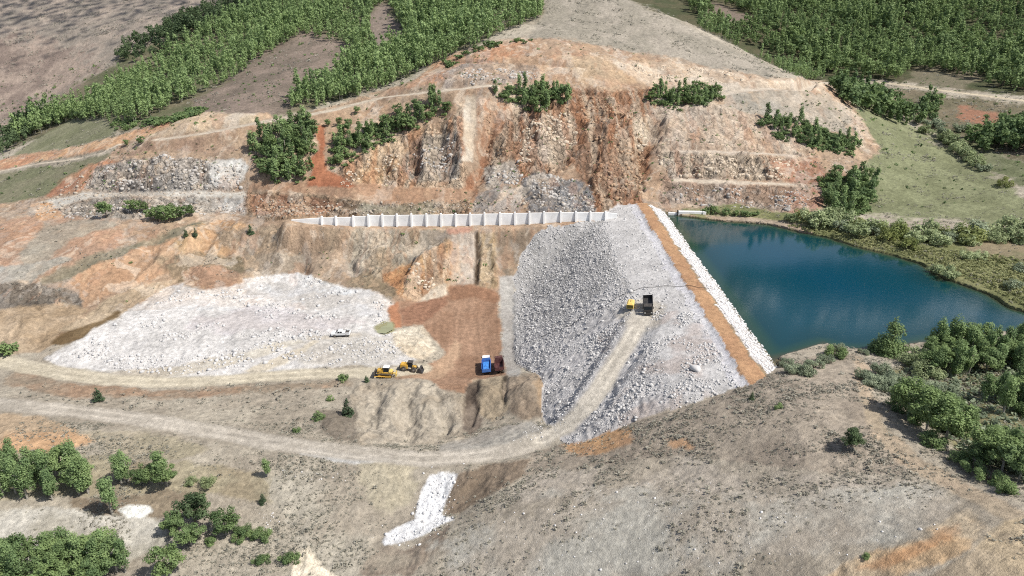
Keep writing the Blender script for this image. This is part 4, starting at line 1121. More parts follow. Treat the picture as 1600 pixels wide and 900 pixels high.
for u, v, s in [(1375,585,1.0),(1360,600,.9),(1390,600,1.0),(1350,592,.8),(1408,620,.9),(1380,608,.9),(1425,610,1.0),(1450,612,.9),(1475,618,1.0)]:
    one('near_grey', u, v, s * 1.35, 'grey green bush on the bank above the right hillside clump', 'grey green bushes of the bank')
for u, v, s in [(1540,720,1.1),(1565,738,1.2),(1590,752,1.1),(1600,728,1.1),(1555,712,1.0),(1620,748,1.2),(1580,718,1.0),(1530,730,.8)]:
    one('near_broad', u, v, s * 1.15, 'dark rounded tree in the lowest thicket at the right edge', 'trees of the lowest right thicket')
for u, v, s in [(1500,722,.8),(1520,735,.8),(1545,752,.9),(1572,768,.9)]:
    one('near_bush', u, v, s, 'low bush fringing the lowest thicket at the right edge', 'bushes fringing the lowest right thicket')
for u, v, s in [(1240,582,.9),(1258,585,.9),(1272,575,.8),(1290,566,.75),(1303,556,.9),(1310,548,.7),(1230,572,.7)]:
    one('near_bush' if u % 2 else 'near_grey', u, v, s * 1.3, 'green bush at the near end of the dam beside the water' if u % 2 else 'grey green bush at the near end of the dam beside the water',
        'green bushes at the near dam end' if u % 2 else 'grey bushes at the near dam end')
one('near_round', 1328, 700, .8, 'single dark round bush on the bare right hillside')
one('near_bush', 1216, 638, .45, 'small yellowish green bush on the hillside near the end of the orange track')
one('near_dark', 1174, 625, .4, 'very small dark conifer on the hillside just below the end of the orange track')
one('near_bush', 1355, 872, .3, 'tiny green bush on the orange soil at the bottom right')
# valley floor and left terraces
for k, u, v, s, L in [('mid_broad',167,340,1.25,'lone round dark tree on the pale terrace at the left'),('mid_dark',392,366,.95,'small dark conifer on the tan slope left of the long white wall'),
    ('mid_dark',291,370,.75,'small dark conifer, left of two above the orange slope'),('mid_dark',306,370,.85,'small dark conifer, right of two above the orange slope'),
    ('mid_dark',543,648,1.05,'dark upright conifer on the brown bank above the lower road'),('mid_green',498,655,.75,'dark bush left of the upright conifer above the lower road'),
    ('mid_green',464,675,.5,'small dark bush close above the lower road'),('mid_dark',154,627,.9,'small green conifer between the haul road and the lower road'),
    ('mid_green',8,552,1.6,'wide green bush at the left edge beside the haul road'),('mid_green',537,594,.8,'dark low bush on the verge of the haul road'),
    ('mid_dark',573,597,.5,'narrow dark shrub on the verge left of the bulldozer'),('mid_broad',198,228,.55,'small round tree on the orange cut at the left'),
    ('mid_broad',220,226,.75,'olive tree right of the small round tree on the orange cut'),('mid_green',516,625,.5,'brown bush left of the upright conifer')]:
    one(k, u, v, s, L)
for u, v, s in [(203,332,.75),(214,331,.8),(226,331,.7)]:
    one('mid_broad', u, v, s * 1.2, 'dark round tree in the trio on the pale terrace right of the lone tree', 'trio of trees on the pale terrace')
for u, v, s in [(236,345,.7),(248,346,.85),(258,348,.9),(272,345,.85),(284,342,.75),(297,338,.7),(266,338,.7)]:
    one('mid_broad', u, v, s * 1.35, 'dark round tree in the row along the pale terrace track', 'row of trees along the terrace track')
# groves on the excavated hillside
grove(['mid_poplar', 'mid_poplar', 'mid_broad'], [(388,225),(420,210),(470,195),(494,205),(490,240),(470,262),(490,282),(440,288),(400,275)], 2.9, .95, 1.3,
      {'mid_poplar': 'slender poplar in the grove left of the red earth ramp', 'mid_broad': 'leafy tree in the grove left of the red earth ramp'},
      {'mid_poplar': 'poplars left of the red ramp', 'mid_broad': 'leafy trees left of the red ramp'}, seed=11)
grove(['mid_poplar', 'mid_broad', 'mid_green'], [(515,220),(560,205),(620,180),(660,165),(690,162),(704,172),(690,190),(640,208),(590,225),(540,255),(518,266)], 2.7, .75, 1.2,
      {'mid_poplar': 'slender poplar in the grove right of the red earth ramp', 'mid_broad': 'leafy tree in the grove right of the red earth ramp', 'mid_green': 'bush in the grove right of the red earth ramp'},
      {'mid_poplar': 'poplars right of the red ramp', 'mid_broad': 'leafy trees right of the red ramp', 'mid_green': 'bushes right of the red ramp'}, seed=12)
for u, v, s in [(513,198,.8),(530,196,.85),(545,198,.9),(558,178,.8)]:
    one('mid_broad', u, v, s * .8, 'dark round tree beside the bench road above the red earth ramp', 'round trees by the bench road')
grove(['mid_poplar', 'mid_broad', 'mid_green'], [(770,150),(800,140),(850,138),(885,150),(890,162),(860,172),(800,168)], 2.6, .8, 1.25,
      {'mid_poplar': 'slender poplar in the grove on top of the red cliff', 'mid_broad': 'leafy tree in the grove on top of the red cliff', 'mid_green': 'bush in the grove on top of the red cliff'},
      {'mid_poplar': 'poplars above the red cliff', 'mid_broad': 'leafy trees above the red cliff', 'mid_green': 'bushes above the red cliff'}, seed=13)
grove(['mid_poplar', 'mid_broad', 'mid_green'], [(1008,150),(1050,142),(1090,138),(1125,145),(1128,160),(1060,170),(1020,165)], 2.8, .75, 1.2,
      {'mid_poplar': 'slender poplar in the grove above the pale right cliff', 'mid_broad': 'leafy tree in the grove above the pale right cliff', 'mid_green': 'bush in the grove above the pale right cliff'},
      {'mid_poplar': 'poplars above the pale cliff', 'mid_broad': 'leafy trees above the pale cliff', 'mid_green': 'bushes above the pale cliff'}, seed=14)
grove(['mid_green', 'mid_green', 'mid_poplar'], [(1180,190),(1220,180),(1270,198),(1320,212),(1345,225),(1330,240),(1270,232),(1210,212)], 2.7, .75, 1.1,
      {'mid_poplar': 'low poplar in the thicket on the ridge above the meadow', 'mid_green': 'green bush in the thicket on the ridge above the meadow'},
      {'mid_poplar': 'poplars of the ridge thicket', 'mid_green': 'bushes of the ridge thicket'}, seed=15)
grove(['mid_broad', 'mid_poplar', 'mid_green'], [(1282,280),(1330,275),(1368,282),(1372,312),(1350,330),(1310,342),(1290,330)], 3.6, .9, 1.4,
      {'mid_poplar': 'poplar in the dark clump at the far corner of the pond', 'mid_broad': 'rounded tree in the dark clump at the far corner of the pond', 'mid_green': 'bush in the dark clump at the far corner of the pond'},
      {'mid_poplar': 'poplars at the far pond corner', 'mid_broad': 'rounded trees at the far pond corner', 'mid_green': 'bushes at the far pond corner'}, seed=16)
for u, v, s in [(1103,333,.6),(1118,334,.7),(1135,335,.75),(1148,336,.7),(1165,337,.75),(1180,337,.6),(1110,330,.8)]:
    one('mid_green', u, v, s * 1.3, 'green bush behind the far shore right of the concrete intake', 'bushes right of the concrete intake')
# shrubs along the far shore
grove(['mid_willow', 'mid_grey', 'mid_willow', 'mid_yellow'], [(1215,345),(1260,340),(1330,352),(1420,360),(1500,365),(1610,355),(1700,360),(1700,385),(1600,380),(1500,385),(1430,382),(1340,372),(1270,360)], 5.0, 1.1, 2.1,
      {'mid_willow': 'pale willow bush in the belt behind the far shore', 'mid_grey': 'grey green bush in the belt behind the far shore', 'mid_yellow': 'yellow green bush in the belt behind the far shore'},
      {'mid_willow': 'pale willows of the far shore belt', 'mid_grey': 'grey bushes of the far shore belt', 'mid_yellow': 'yellow bushes of the far shore belt'}, seed=17)
for k, u, v, s, L in [('mid_yellow',1418,389,1.25,'bright yellow green bush nearest the water on the far shore'),('mid_willow',1480,432,1.2,'broad willow clump leaning over the water on the far shore'),
    ('mid_willow',1462,425,.9,'low willow left of the broad clump on the far shore'),('mid_willow',1510,405,1.0,'long low willow hedge on the far meadow'),('mid_willow',1528,403,.9,'low willow at the end of the long low hedge'),
    ('mid_grey',1582,450,1.0,'grey bush among the sedge near the right edge of the pond'),('mid_grey',1598,425,1.1,'dark grey bush at the right edge above the pond'),('mid_willow',1575,360,1.9,'largest willow of the far shore at the right edge'),
    ('mid_yellow',1570,290,1.15,'lone yellow bush at the end of the hedgerow across the meadow')]:
    one(k, u, v, s, L)
# hedgerow down the meadow and trees under the valley road
for i, (u, v, s, k) in enumerate([(1432,190,1.0,'mid_grey'),(1445,208,.9,'mid_willow'),(1470,215,1.0,'mid_grey'),(1480,222,1.1,'mid_willow'),(1490,228,1.1,'mid_willow'),(1497,238,1.0,'mid_willow'),(1508,245,1.0,'mid_willow'),(1518,252,.9,'mid_willow'),(1528,260,.9,'mid_willow'),(1535,266,.8,'mid_grey'),(1460,200,1.0,'mid_grey'),(1500,205,1.1,'mid_grey')]):
    one(k, u, v, s * 1.8, {'mid_grey': 'grey green bush in the hedgerow running down the meadow', 'mid_willow': 'pale willow bush in the hedgerow running down the meadow'}[k],
        {'mid_grey': 'grey bushes of the meadow hedgerow', 'mid_willow': 'pale willows of the meadow hedgerow'}[k])
print("TREES", N_TREE)

# ------------------------------------------------------------------ masses nobody could count
def scatter_mesh(name, protos, pts, scl, mats, tone_var=.3, kind="stuff", label=None, cat=None, sink=.05, tilt=0.0, seed=0, fm=None, sm=False, zoff=None, tone_at=None):
    """one mesh holding many small copies; protos = list of (coords, faces, tone)"""
    r = np.random.default_rng(seed)
    which = r.integers(0, len(protos), len(pts))
    z = ground_z(pts[:, 0], pts[:, 1]) - sink * scl if zoff is None else zoff
    CO, FA, TO, FM = [], [], [], []; base = 0
    for k, pr in enumerate(protos):
        ii = np.nonzero(which == k)[0]
        if not len(ii): continue
        co, f, tone = pr[:3]
        a = r.uniform(0, 6.283, len(ii)); c, s = np.cos(a)[:, None], np.sin(a)[:, None]
        sc = scl[ii][:, None] if np.ndim(scl) else scl
        px = (co[None, :, 0] * c - co[None, :, 1] * s) * sc + pts[ii, 0][:, None]
        py = (co[None, :, 0] * s + co[None, :, 1] * c) * sc + pts[ii, 1][:, None]
        pz = co[None, :, 2] * sc * r.uniform(.85, 1.15, (len(ii), 1)) + z[ii][:, None]
        CO.append(np.stack([px, py, pz], -1).reshape(-1, 3))
        FA.append((f[None] + (np.arange(len(ii)) * len(co))[:, None, None]).reshape(-1, f.shape[1]) + base)
        TO.append(np.clip(tone[None] + r.uniform(-tone_var, tone_var, (len(ii), 1)) + (0 if tone_at is None else tone_at[ii][:, None]), 0, 1).ravel())
        if len(pr) > 3: FM.append(np.tile(pr[3], len(ii)))
        base += len(ii) * len(co)
    me = raw_mesh(name, np.vstack(CO), np.vstack(FA), mats, np.concatenate(FM) if FM else None, np.concatenate(TO), sm)
    o = bpy.data.objects.new(name, me); COL.objects.link(o)
    return put(o, label=label, cat=cat, kind=kind)

def forest_protos(kind, H, R, n, size, seed, k=5):
    out = []
    for s in range(k):
        co, f, tone = crown_arrays(kind, H, R, n, size, seed + s)
        t = .05 * H / 6; h = .5 * H
        tv = np.array([(-t, -t, -.4), (t, -t, -.4), (t, t, -.4), (-t, t, -.4), (-t * .5, -t * .5, h), (t * .5, -t * .5, h), (t * .5, t * .5, h), (-t * .5, t * .5, h)])
        tf = np.array([(0, 1, 5, 4), (1, 2, 6, 5), (2, 3, 7, 6), (3, 0, 4, 7)]) + len(co)
        out.append((np.vstack([co, tv]), np.vstack([f, tf]), np.r_[tone, np.zeros(4)], np.r_[np.zeros(len(f)), np.ones(4)].astype(int)))
    return out
FP = forest_protos('broad', 6.0, 1.7, 160, .32, 930, 3) + forest_protos('poplar', 8.0, 1.35, 160, .32, 900)
FB = forest_protos('broad', 8.0, 2.6, 230, .44, 950) + forest_protos('poplar', 10.0, 1.9, 200, .44, 955, 3)
def forest(polys, spacing, protos, name, label, s0, s1, yr, seed, tv=.25, gaps=None, mats=None):
    P_ = np.vstack([scatter(p, spacing, yr, seed + i) for i, p in enumerate(polys)])
    r = np.random.default_rng(seed)
    for g in (gaps or []):
        u, v = project(P_[:, 0], P_[:, 1], ground_z(P_[:, 0], P_[:, 1])); P_ = P_[~in_poly(u, v, g)]
    P_ = P_[r.random(len(P_)) > .08 + .6 * smooth(.1, .55, N4.fbm(P_[:, 0] / 16, P_[:, 1] / 16, 3))]
    big = .72 + .6 * N1.val(P_[:, 0] / 22, P_[:, 1] / 22)
    tone_at = .22 * N2.fbm(P_[:, 0] / 28, P_[:, 1] / 28, 3)
    return scatter_mesh(name, protos, P_, np.clip(r.normal((s0 + s1) / 2, .22, len(P_)), .4, 1.6) * big, mats or [L_POP, M_BARK], tv, label=label, cat="forest", seed=seed, tone_at=tone_at)
GAPS = [[(395,100),(470,55),(560,75),(530,110),(465,150),(435,178),(340,185),(300,165),(350,140)], [(580,20),(605,0),(618,30),(630,55),(605,78),(588,92),(577,50)]]
forest([[(10,222),(75,182),(140,165),(200,118),(260,88),(330,45),(400,8),(440,-140),(860,-140),(845,30),(770,62),(700,92),(650,116),(600,140),(545,158),(515,175),(455,185),(450,150),(470,130),(440,105),(405,120),(385,118),(330,140),(290,160),(210,195),(150,190),(110,190),(70,208)]],
       2.45, FP, "poplar_forest", "pale trunked poplar forest on the slopes above the excavation", .75, 1.1, (285, 560), 31, gaps=GAPS)
forest([[(1010,-120),(1100,-300),(1900,-300),(1900,140),(1600,148),(1540,135),(1500,118),(1430,108),(1400,128),(1340,122),(1290,118),(1240,100),(1150,60),(1080,20)]],
       4.1, FB, "dense_forest", "dense green forest covering the valley side behind the ridge", .8, 1.25, (392, 720), 32,
       gaps=[[(1108,0),(1160,20),(1188,40),(1150,45),(1112,25)]], mats=[L_BROAD, M_BARKD])
forest([[(985,-10),(1040,8),(1100,40),(1160,72),(1250,105),(1270,120),(1230,118),(1180,88),(1100,48)], [(1225,118),(1275,118),(1290,126),(1230,126)]],
       3.4, FP, "ridge_poplars", "fringe of poplars just over the ridge of the bare hill", .7, 1.1, (340, 470), 33)
forest([[(180,188),(260,185),(300,172),(330,170),(300,186),(230,200),(180,206)], [(690,98),(760,70),(830,62),(830,68),(760,76),(700,108)]],
       2.4, [(c, f, t) for c, f, t in [crown_arrays('shrub', 2.0, 1.6, 70, .4, 970 + s) for s in range(3)]], "forest_edge_scrub", "low green scrub along the lower edge of the poplar forest", .6, 1.0, (285, 420), 34, mats=[L_BROAD])

FB2 = forest_protos('broad', 6.5, 2.6, 190, .48, 960) + forest_protos('poplar', 7.5, 1.7, 150, .48, 965, 3)
forest([[(1300,140),(1330,135),(1400,160),(1420,175),(1450,160),(1465,175),(1460,200),(1420,200),(1370,185),(1320,168)]],
       3.6, FB2, "gully_wood", "dark wood filling the gully between the ridge and the valley road", .75, 1.2, (300, 460), 35, mats=[L_BROAD, M_BARKD])
forest([[(1510,228),(1560,195),(1620,185),(1690,190),(1690,245),(1600,242),(1540,243)]],
       3.8, FB2, "roadside_wood", "green wood at the right edge below the valley road", .8, 1.25, (250, 420), 36, mats=[L_BROAD, M_BARKD])
LOW = [crown_arrays('shrub', 1.5, 1.5, 60, .34, 980 + s) for s in range(4)]
UND = [[(388,230),(470,198),(494,210),(488,262),(492,282),(440,290),(400,278)], [(515,224),(620,182),(690,164),(706,174),(690,192),(590,230),(540,262),(518,268)], [(768,152),(850,140),(892,160),(860,176),(800,172)],
       [(1006,152),(1090,140),(1132,158),(1060,174),(1020,168)], [(1178,190),(1220,180),(1345,225),(1330,244),(1270,236),(1210,216)], [(1280,282),(1330,276),(1374,310),(1350,334),(1310,346)]]
forest(UND, 1.9, LOW, "grove_undergrowth", "low green undergrowth beneath the groves on the cut hillside", .6, 1.1, (225, 340), 37, mats=[L_BROAD])

forest([[(183,92),(200,70),(225,62),(262,38),(330,8),(392,-6),(400,12),(335,42),(255,88),(205,102)], [(-30,232),(20,205),(60,180),(75,188),(40,222),(0,245)]],
       3.3, forest_protos('broad', 6.0, 2.2, 190, .36, 975, 4), "dark_wood_edge", "darker bushy trees along the outer edge of the left forest", .6, 1.15, (300, 560), 38, mats=[L_DKB, M_BARKD])

# ------------------------------------------------------------------ low scrub, sedge and stones
def tuft(seed, n=9, flat=.6):
    co, f, tone = crown_arrays('shrub', flat, .55, n, .20, seed)
    return co, f, tone
TUFTS = [tuft(2000 + s, 13) for s in range(5)]
TUFTS_FAR = [tuft(2100 + s, 7) for s in range(4)]
def area_points(n, y0, y1, smax, seed, w=None):
    """points spread evenly over the visible ground, kept with the probability of their cover"""
    r = np.random.default_rng(seed)
    y = np.sqrt(r.uniform(y0 ** 2, y1 ** 2, n)); x = y * r.uniform(-smax, smax, n)
    fi = np.clip(np.searchsorted(GY, y), 0, NR - 1); fj = np.clip(np.searchsorted(GS, x / y), 0, NC - 1)
    ok = r.random(n) < w[fi, fj]
    return np.stack([x[ok], y[ok]], 1)
PATCH = .75 * smooth(-.35, .6, N3.fbm(X / 9 + 7, Y / 9, 4, .6))
dry = np.where(Z < .25, np.where(X > 55, 0, 1), 1)
PATCH = PATCH * np.where(Y < 130, .35 + 1.1 * smooth(-.35, .45, N2.ridge(X / 4.5 + N1.fbm(X / 9, Y / 9, 2), Y / 1.15, 2)), np.where(Y > 270, .3 + 1.2 * smooth(-.3, .4, N2.ridge(X / 14, Y / 4, 2)), 1))
W_SC = SCRUB * PATCH * dry
pts = area_points(135000, 52, 128, .98, 61, np.clip(W_SC, 0, 1))
r_ = np.random.default_rng(4)
scatter_mesh("hillside_scrub", TUFTS, pts, np.clip(r_.lognormal(-1.3, .5, len(pts)), .13, .9), [L_SCRUB], .35, label="low dry cushion scrub dotting the near slopes", cat="scrub", seed=62)
pts2 = area_points(60000, 128, 300, .80, 63, np.clip(W_SC, 0, 1) * .9)
scatter_mesh("slope_scrub", TUFTS_FAR, pts2, np.clip(r_.lognormal(-.55, .45, len(pts2)), .3, 1.6), [L_SCRUB], .35, label="low dry scrub on the slopes round the quarry", cat="scrub", seed=64)
pts3 = area_points(70000, 285, 540, .78, 65, np.clip(W_SC * 1.0, 0, 1) * (Y > 285))
scatter_mesh("hilltop_scrub", TUFTS_FAR, pts3, np.clip(r_.lognormal(-.1, .45, len(pts3)), .5, 2.2), [L_SCRUB], .3, label="streaks of low scrub on the bare hills", cat="scrub", seed=66)
print("TUFTS", len(pts), len(pts2), len(pts3))
# sedge by the far shore and greener bushes on benches
sp = scatter([(1200,352),(1290,368),(1340,382),(1400,396),(1440,408),(1480,425),(1545,450),(1605,480),(1700,490),(1700,420),(1560,400),(1480,392),(1400,380),(1300,355)], 1.15, (120, 260), 71)
scatter_mesh("shore_sedge", TUFTS, sp, r_.uniform(.7, 1.6, len(sp)), [L_GRASS], .4, label="yellow green sedge along the far shore of the pond", cat="sedge", seed=72)
sp = np.vstack([scatter([(1420,570),(1600,540),(1700,545),(1700,760),(1600,755),(1510,715),(1440,650),(1390,600)], 1.5, (60, 140), 73)])
scatter_mesh("bank_undergrowth", TUFTS, sp, r_.uniform(.7, 1.9, len(sp)), [L_GREY], .4, label="grey green undergrowth between the bushes on the right bank", cat="undergrowth", seed=74)

def rock_proto(seed, sub=1):
    bm = bmesh.new(); bmesh.ops.create_icosphere(bm, subdivisions=sub, radius=1.0)
    r = np.random.default_rng(seed)
    v = np.array([q.co[:] for q in bm.verts]); f = np.array([[q.index for q in p.verts] for p in bm.faces]); bm.free()
    for k in range(5):        # knock flat faces off
        d = r.normal(size=3); d /= np.linalg.norm(d); h = r.uniform(.45, .75)
        e = np.maximum(v @ d - h, 0); v = v - e[:, None] * d * .92
    v = v * r.uniform(.75, 1.2, 3) + r.normal(size=v.shape) * .05
    v[:, 2] *= .8
    return v, f, r.uniform(.3, .7, len(f)) * 0 + .5
ROCKS = [rock_proto(3000 + s, 2) for s in range(6)]
STONES = [rock_proto(3100 + s, 1) for s in range(6)]
def rock_material(name, dark, light):
    m = bpy.data.materials.new(name); n, l, p = nodes(m)
    at = n.new("ShaderNodeAttribute"); at.attribute_name = "leaf"
    oi = n.new("ShaderNodeObjectInfo"); geo = n.new("ShaderNodeNewGeometry")
    t = n.new("ShaderNodeTexNoise"); t.inputs['Scale'].default_value = 2.5; t.inputs['Detail'].default_value = 5
    l.new(geo.outputs['Position'], t.inputs['Vector'])
    a = n.new("ShaderNodeMath"); a.operation = 'MULTIPLY_ADD'; a.inputs[1].default_value = .4; l.new(oi.outputs['Random'], a.inputs[0])
    l.new(at.outputs['Fac'], a.inputs[2])
    b = n.new("ShaderNodeMath"); b.operation = 'MULTIPLY_ADD'; b.inputs[1].default_value = .7; l.new(t.outputs[0], b.inputs[0]); l.new(a.outputs[0], b.inputs[2])
    r = n.new("ShaderNodeValToRGB"); e = r.color_ramp.elements
    e[0].position = .45; e[0].color = (*dark, 1); e[1].position = 1.2 if False else 1.0; e[1].color = (*light, 1)
    l.new(b.outputs[0], r.inputs[0]); l.new(r.outputs[0], p.inputs['Base Color'])
    p.inputs['Roughness'].default_value = .9; p.inputs['Specular IOR Level'].default_value = .15
    return m
R_GREY = rock_material("grey_limestone", (.20, .196, .19), (.50, .49, .48))
R_WHITE = rock_material("white_limestone", (.40, .39, .38), (.62, .61, .60))
R_TAN = rock_material("tan_stone", (.20, .165, .13), (.38, .33, .27))

rr = np.random.default_rng(81)
free = 1 - smooth(.2, .8, ROAD_W)
def on_dam(n, x0, x1, y0, y1, seed):
    r = np.random.default_rng(seed); p = np.stack([r.uniform(x0, x1, n), r.uniform(y0, y1, n)], 1)
    fi = np.clip(np.searchsorted(GY, p[:, 1]), 0, NR - 1); fj = np.clip(np.searchsorted(GS, p[:, 0] / p[:, 1]), 0, NC - 1)
    return p[(IS_DAM[fi, fj]) & (free[fi, fj] > .5)]
# the boulders of the rockfill slope: the biggest as things, the rest as one mass
bp = on_dam(420, 3, 29, 116, 238, 82)[:250]
rock_me = []
for v, f, t in ROCKS:
    rock_me.append(raw_mesh("boulder", v, f, [R_GREY], leaf=t))
def boulder(x, y, s, label, group, seed, mat_me=rock_me, sink=.3):
    r = random.Random(seed)
    o = bpy.data.objects.new("boulder", mat_me[seed % len(mat_me)])
    o.location = (x, y, float(ground_z(x, y)) + s * (.8 - sink) * .5); o.rotation_euler = (r.uniform(-.5, .5), r.uniform(-.5, .5), r.uniform(0, 6.28))
    o.scale = (s, s * r.uniform(.75, 1.1), s * r.uniform(.7, 1.0))
    COL.objects.link(o); put(o, label=label, cat="boulder", group=group)
for i, (x, y) in enumerate(bp):
    lower = x < 12
    boulder(x, y, float(rr.uniform(.26, .48)) * (1.15 if lower else 1), "grey angular boulder lying loose on the steep rockfill slope of the dam", "boulders of the rockfill slope", i)
hb = hit(1088, 578)
boulder(hb[0], hb[1], 1.25, "largest pale boulder standing alone on the stony bench of the dam", None, 3)
hb = hit(986, 456)
boulder(hb[0], hb[1], .8, "white boulder beside the black hose at the top of the rockfill slope", None, 5)
p = on_dam(30000, 1, 30.5, 113, 240, 83); p = p[(p[:, 1] > 160) | (N5.fbm(p[:, 0] / 5, p[:, 1] / 5, 4) > -.05)]
scatter_mesh("rockfill_stones", STONES, p, np.clip(rr.lognormal(-2.0, .5, len(p)), .08, .42) * (1 - .25 * smooth(170, 125, p[:, 1])), [R_GREY], .35, label="grey broken rock covering the downstream slope of the dam", cat="rubble", seed=84, sink=-.1)
p = on_dam(7000, 12, 42, 112, 152, 85); p = p[(N3.fbm(p[:, 0] / 5, p[:, 1] / 5, 4) + .25 * rr.random(len(p))) > .12]; p = np.vstack([p, on_dam(700, 30, 42, 150, 238, 86)])
scatter_mesh("bench_stones", STONES, p, np.clip(rr.lognormal(-1.85, .55, len(p)), .07, .5), [R_GREY], .35, label="scattered stones on the pale bench of the dam", cat="rubble", seed=87, sink=-.1)
p = on_dam(4200, 48.2, 53.4, 112, 238, 88)
scatter_mesh("riprap_stones", STONES, p, np.clip(rr.lognormal(-1.55, .4, len(p)), .1, .42), [R_WHITE], .35, label="white riprap stones along the waterline of the dam", cat="rubble", seed=89, sink=-.15)
# broken rock on the white plateau, in clusters
pl = scatter([(110,555),(190,500),(280,455),(330,455),(480,430),(600,470),(600,500),(640,555),(560,568),(480,572),(330,588),(200,582)], .8, (140, 225), 90, .5)
k = N2.fbm(pl[:, 0] / 9, pl[:, 1] / 5, 3); u_, v_ = project(pl[:, 0], pl[:, 1], ground_z(pl[:, 0], pl[:, 1]))
fi = np.clip(np.searchsorted(GY, pl[:, 1]), 0, NR - 1); fj = np.clip(np.searchsorted(GS, pl[:, 0] / pl[:, 1]), 0, NC - 1)
kp = (k > .18) | (in_poly(u_, v_, [(200,575),(320,555),(400,560),(380,582),(250,590)]) & (rr.random(len(pl)) < .6)) | (in_poly(u_, v_, [(530,550),(600,540),(640,560),(560,570)]) & (rr.random(len(pl)) < .7))
pl = pl[kp & (free[fi, fj] > .5)]
scatter_mesh("plateau_rubble", STONES, pl, np.clip(rr.lognormal(-1.45, .6, len(pl)), .1, .8), [R_GREY], .4, label="broken white rock strewn over the pale plateau", cat="rubble", seed=91, sink=-.1)
# stones on near ground and below the lower road
p1_ = scatter([(700,870),(800,800),(1000,750),(1300,760),(1500,780),(1480,830),(1200,900),(900,920)], 1.5, (50, 110), 92, .5)
p2_ = scatter([(435,735),(480,730),(540,740),(555,752),(500,752),(440,745)], .9, (50, 130), 93, .5)
p3_ = scatter([(400,800),(430,800),(440,820),(410,830)], .7, (50, 130), 94, .5)
p4_ = scatter([(800,690),(830,665),(870,640),(900,640),(880,665),(850,690)], .8, (80, 140), 95, .5)
p5_ = scatter([(900,690),(950,660),(1000,640),(1010,652),(960,672),(905,694)], .75, (80, 140), 97, .5)
pp = np.vstack([p1_[rr.random(len(p1_)) < .55], p2_, p3_, p4_, p5_])
scatter_mesh("loose_stones", STONES, pp, np.clip(rr.lognormal(-2.4, .5, len(pp)), .05, .3), [R_WHITE], .35, label="pale loose stones scattered on the near slopes", cat="stones", seed=96, sink=-.1)
sp_ = scatter([(671,744),(690,739),(716,741),(712,752),(700,775),(690,800),(708,812),(690,820),(660,838),(602,853),(606,834),(648,812),(652,790)], .7, (60, 130), 120, .5)
sp_ = np.vstack([sp_ + rr.normal(size=sp_.shape) * .5, sp_[::3] + rr.normal(size=sp_[::3].shape) * 1.8])
scatter_mesh("spill_stones", STONES, sp_, np.clip(rr.lognormal(-1.9, .55, len(sp_)), .06, .5), [R_WHITE], .35, label="white rock spilled down the gully below the lower road", cat="rubble", seed=121, sink=-.1)
# rock rubble at the foot of the cliffs
ct = scatter([(390,305),(560,318),(740,310),(930,300),(930,332),(560,338),(400,340)], 1.5, (225, 262), 98, .5)
ct2 = scatter([(140,265),(370,255),(385,300),(385,330),(60,340),(60,320)], 1.7, (225, 290), 99, .5)
cr_ = np.vstack([ct, ct2])
scatter_mesh("cliff_rubble", STONES, cr_, np.clip(rr.lognormal(-1.1, .45, len(cr_)), .15, 1.0), [R_TAN], .4, label="fallen rock at the foot of the cut cliffs", cat="rubble", seed=100, sink=-.05)

# ------------------------------------------------------------------ the long white wall with its buttresses
M_CONC = plain("pale_concrete", (.78, .77, .745), .85, var=.12, scale=.5)
M_CONC2 = plain("buttress_concrete", (.76, .75, .73), .85, var=.05, scale=.9)
BUT = [502.4,524.4,551.4,575,597,619.7,642.5,666,689,711.8,734.6,757,781,804.6,827.4,850.2,876.3,900,922.7,946.4]
TOPV = [(455,343.5),(480,342),(502,340.5),(551,339.5),(575,337),(640,336.3),(705,335.6),(757,334.6),(830,333),(876,332.2),(946,332.2),(965,334)]
BOTV = [(455,345),(480,349),(502,350.5),(551,353),(600,353.5),(650,353.2),(712,353),(757,351.5),(810,350.8),(850,348.5),(880,346.5),(920,344.5),(946,342.5),(965,338)]
wl = empty("spillway_wall", wall_pt(700, 350), label="long white concrete retaining wall with a row of buttresses", cat="wall")
wl_loc = wl.location.copy()
def wall_obj(mb, name, mat):
    o = mb.build(name, mat, wl); o.matrix_parent_inverse = Matrix.Translation(-wl_loc); return o
edges = [455] + BUT + [964]
for i in range(len(edges) - 1):
    m = MB(); u0, u1 = edges[i], edges[i + 1]
    tv = lambda u: np.interp(u, *zip(*TOPV)); bv = lambda u: np.interp(u, *zip(*BOTV))
    a0 = wall_pt(u0, tv(u0)); a1 = wall_pt(u1, tv(u1)); b0 = wall_pt(u0, bv(u0)); b1 = wall_pt(u1, bv(u1))
    if i not in (0, len(edges) - 2): a1 = (a1[0], a1[1], a0[2] * .5 + a1[2] * .5); a0 = (a0[0], a0[1], a1[2])
    g = .02; th = .45; low = .5
    m.hexa([(b0[0] + g, b0[1], b0[2] - low), (b1[0] - g, b1[1], b1[2] - low), (b1[0] - g, b1[1] + th + .5, b1[2] - low), (b0[0] + g, b0[1] + th + .5, b0[2] - low),
            (a0[0] + g, a0[1], a0[2]), (a1[0] - g, a1[1], a1[2]), (a1[0] - g, a1[1] + th, a1[2]), (a0[0] + g, a0[1] + th, a0[2])])
    wall_obj(m, "wall_panel", M_CONC)
for u in BUT:
    m = MB(); t = wall_pt(u, np.interp(u, *zip(*TOPV)) - 2.2); b = wall_pt(u, np.interp(u, *zip(*BOTV)) + .3)
    w = .27; x, y = t[0], t[1]
    m.hexa([(x - w, y - .9, b[2] - .5), (x + w, y - .9, b[2] - .5), (x + w, y + .5, b[2] - .5), (x - w, y + .5, b[2] - .5),
            (x - w, y - .3, t[2]), (x + w, y - .3, t[2]), (x + w, y + .52, t[2]), (x - w, y + .52, t[2])])
    wall_obj(m, "buttress", M_CONC2)
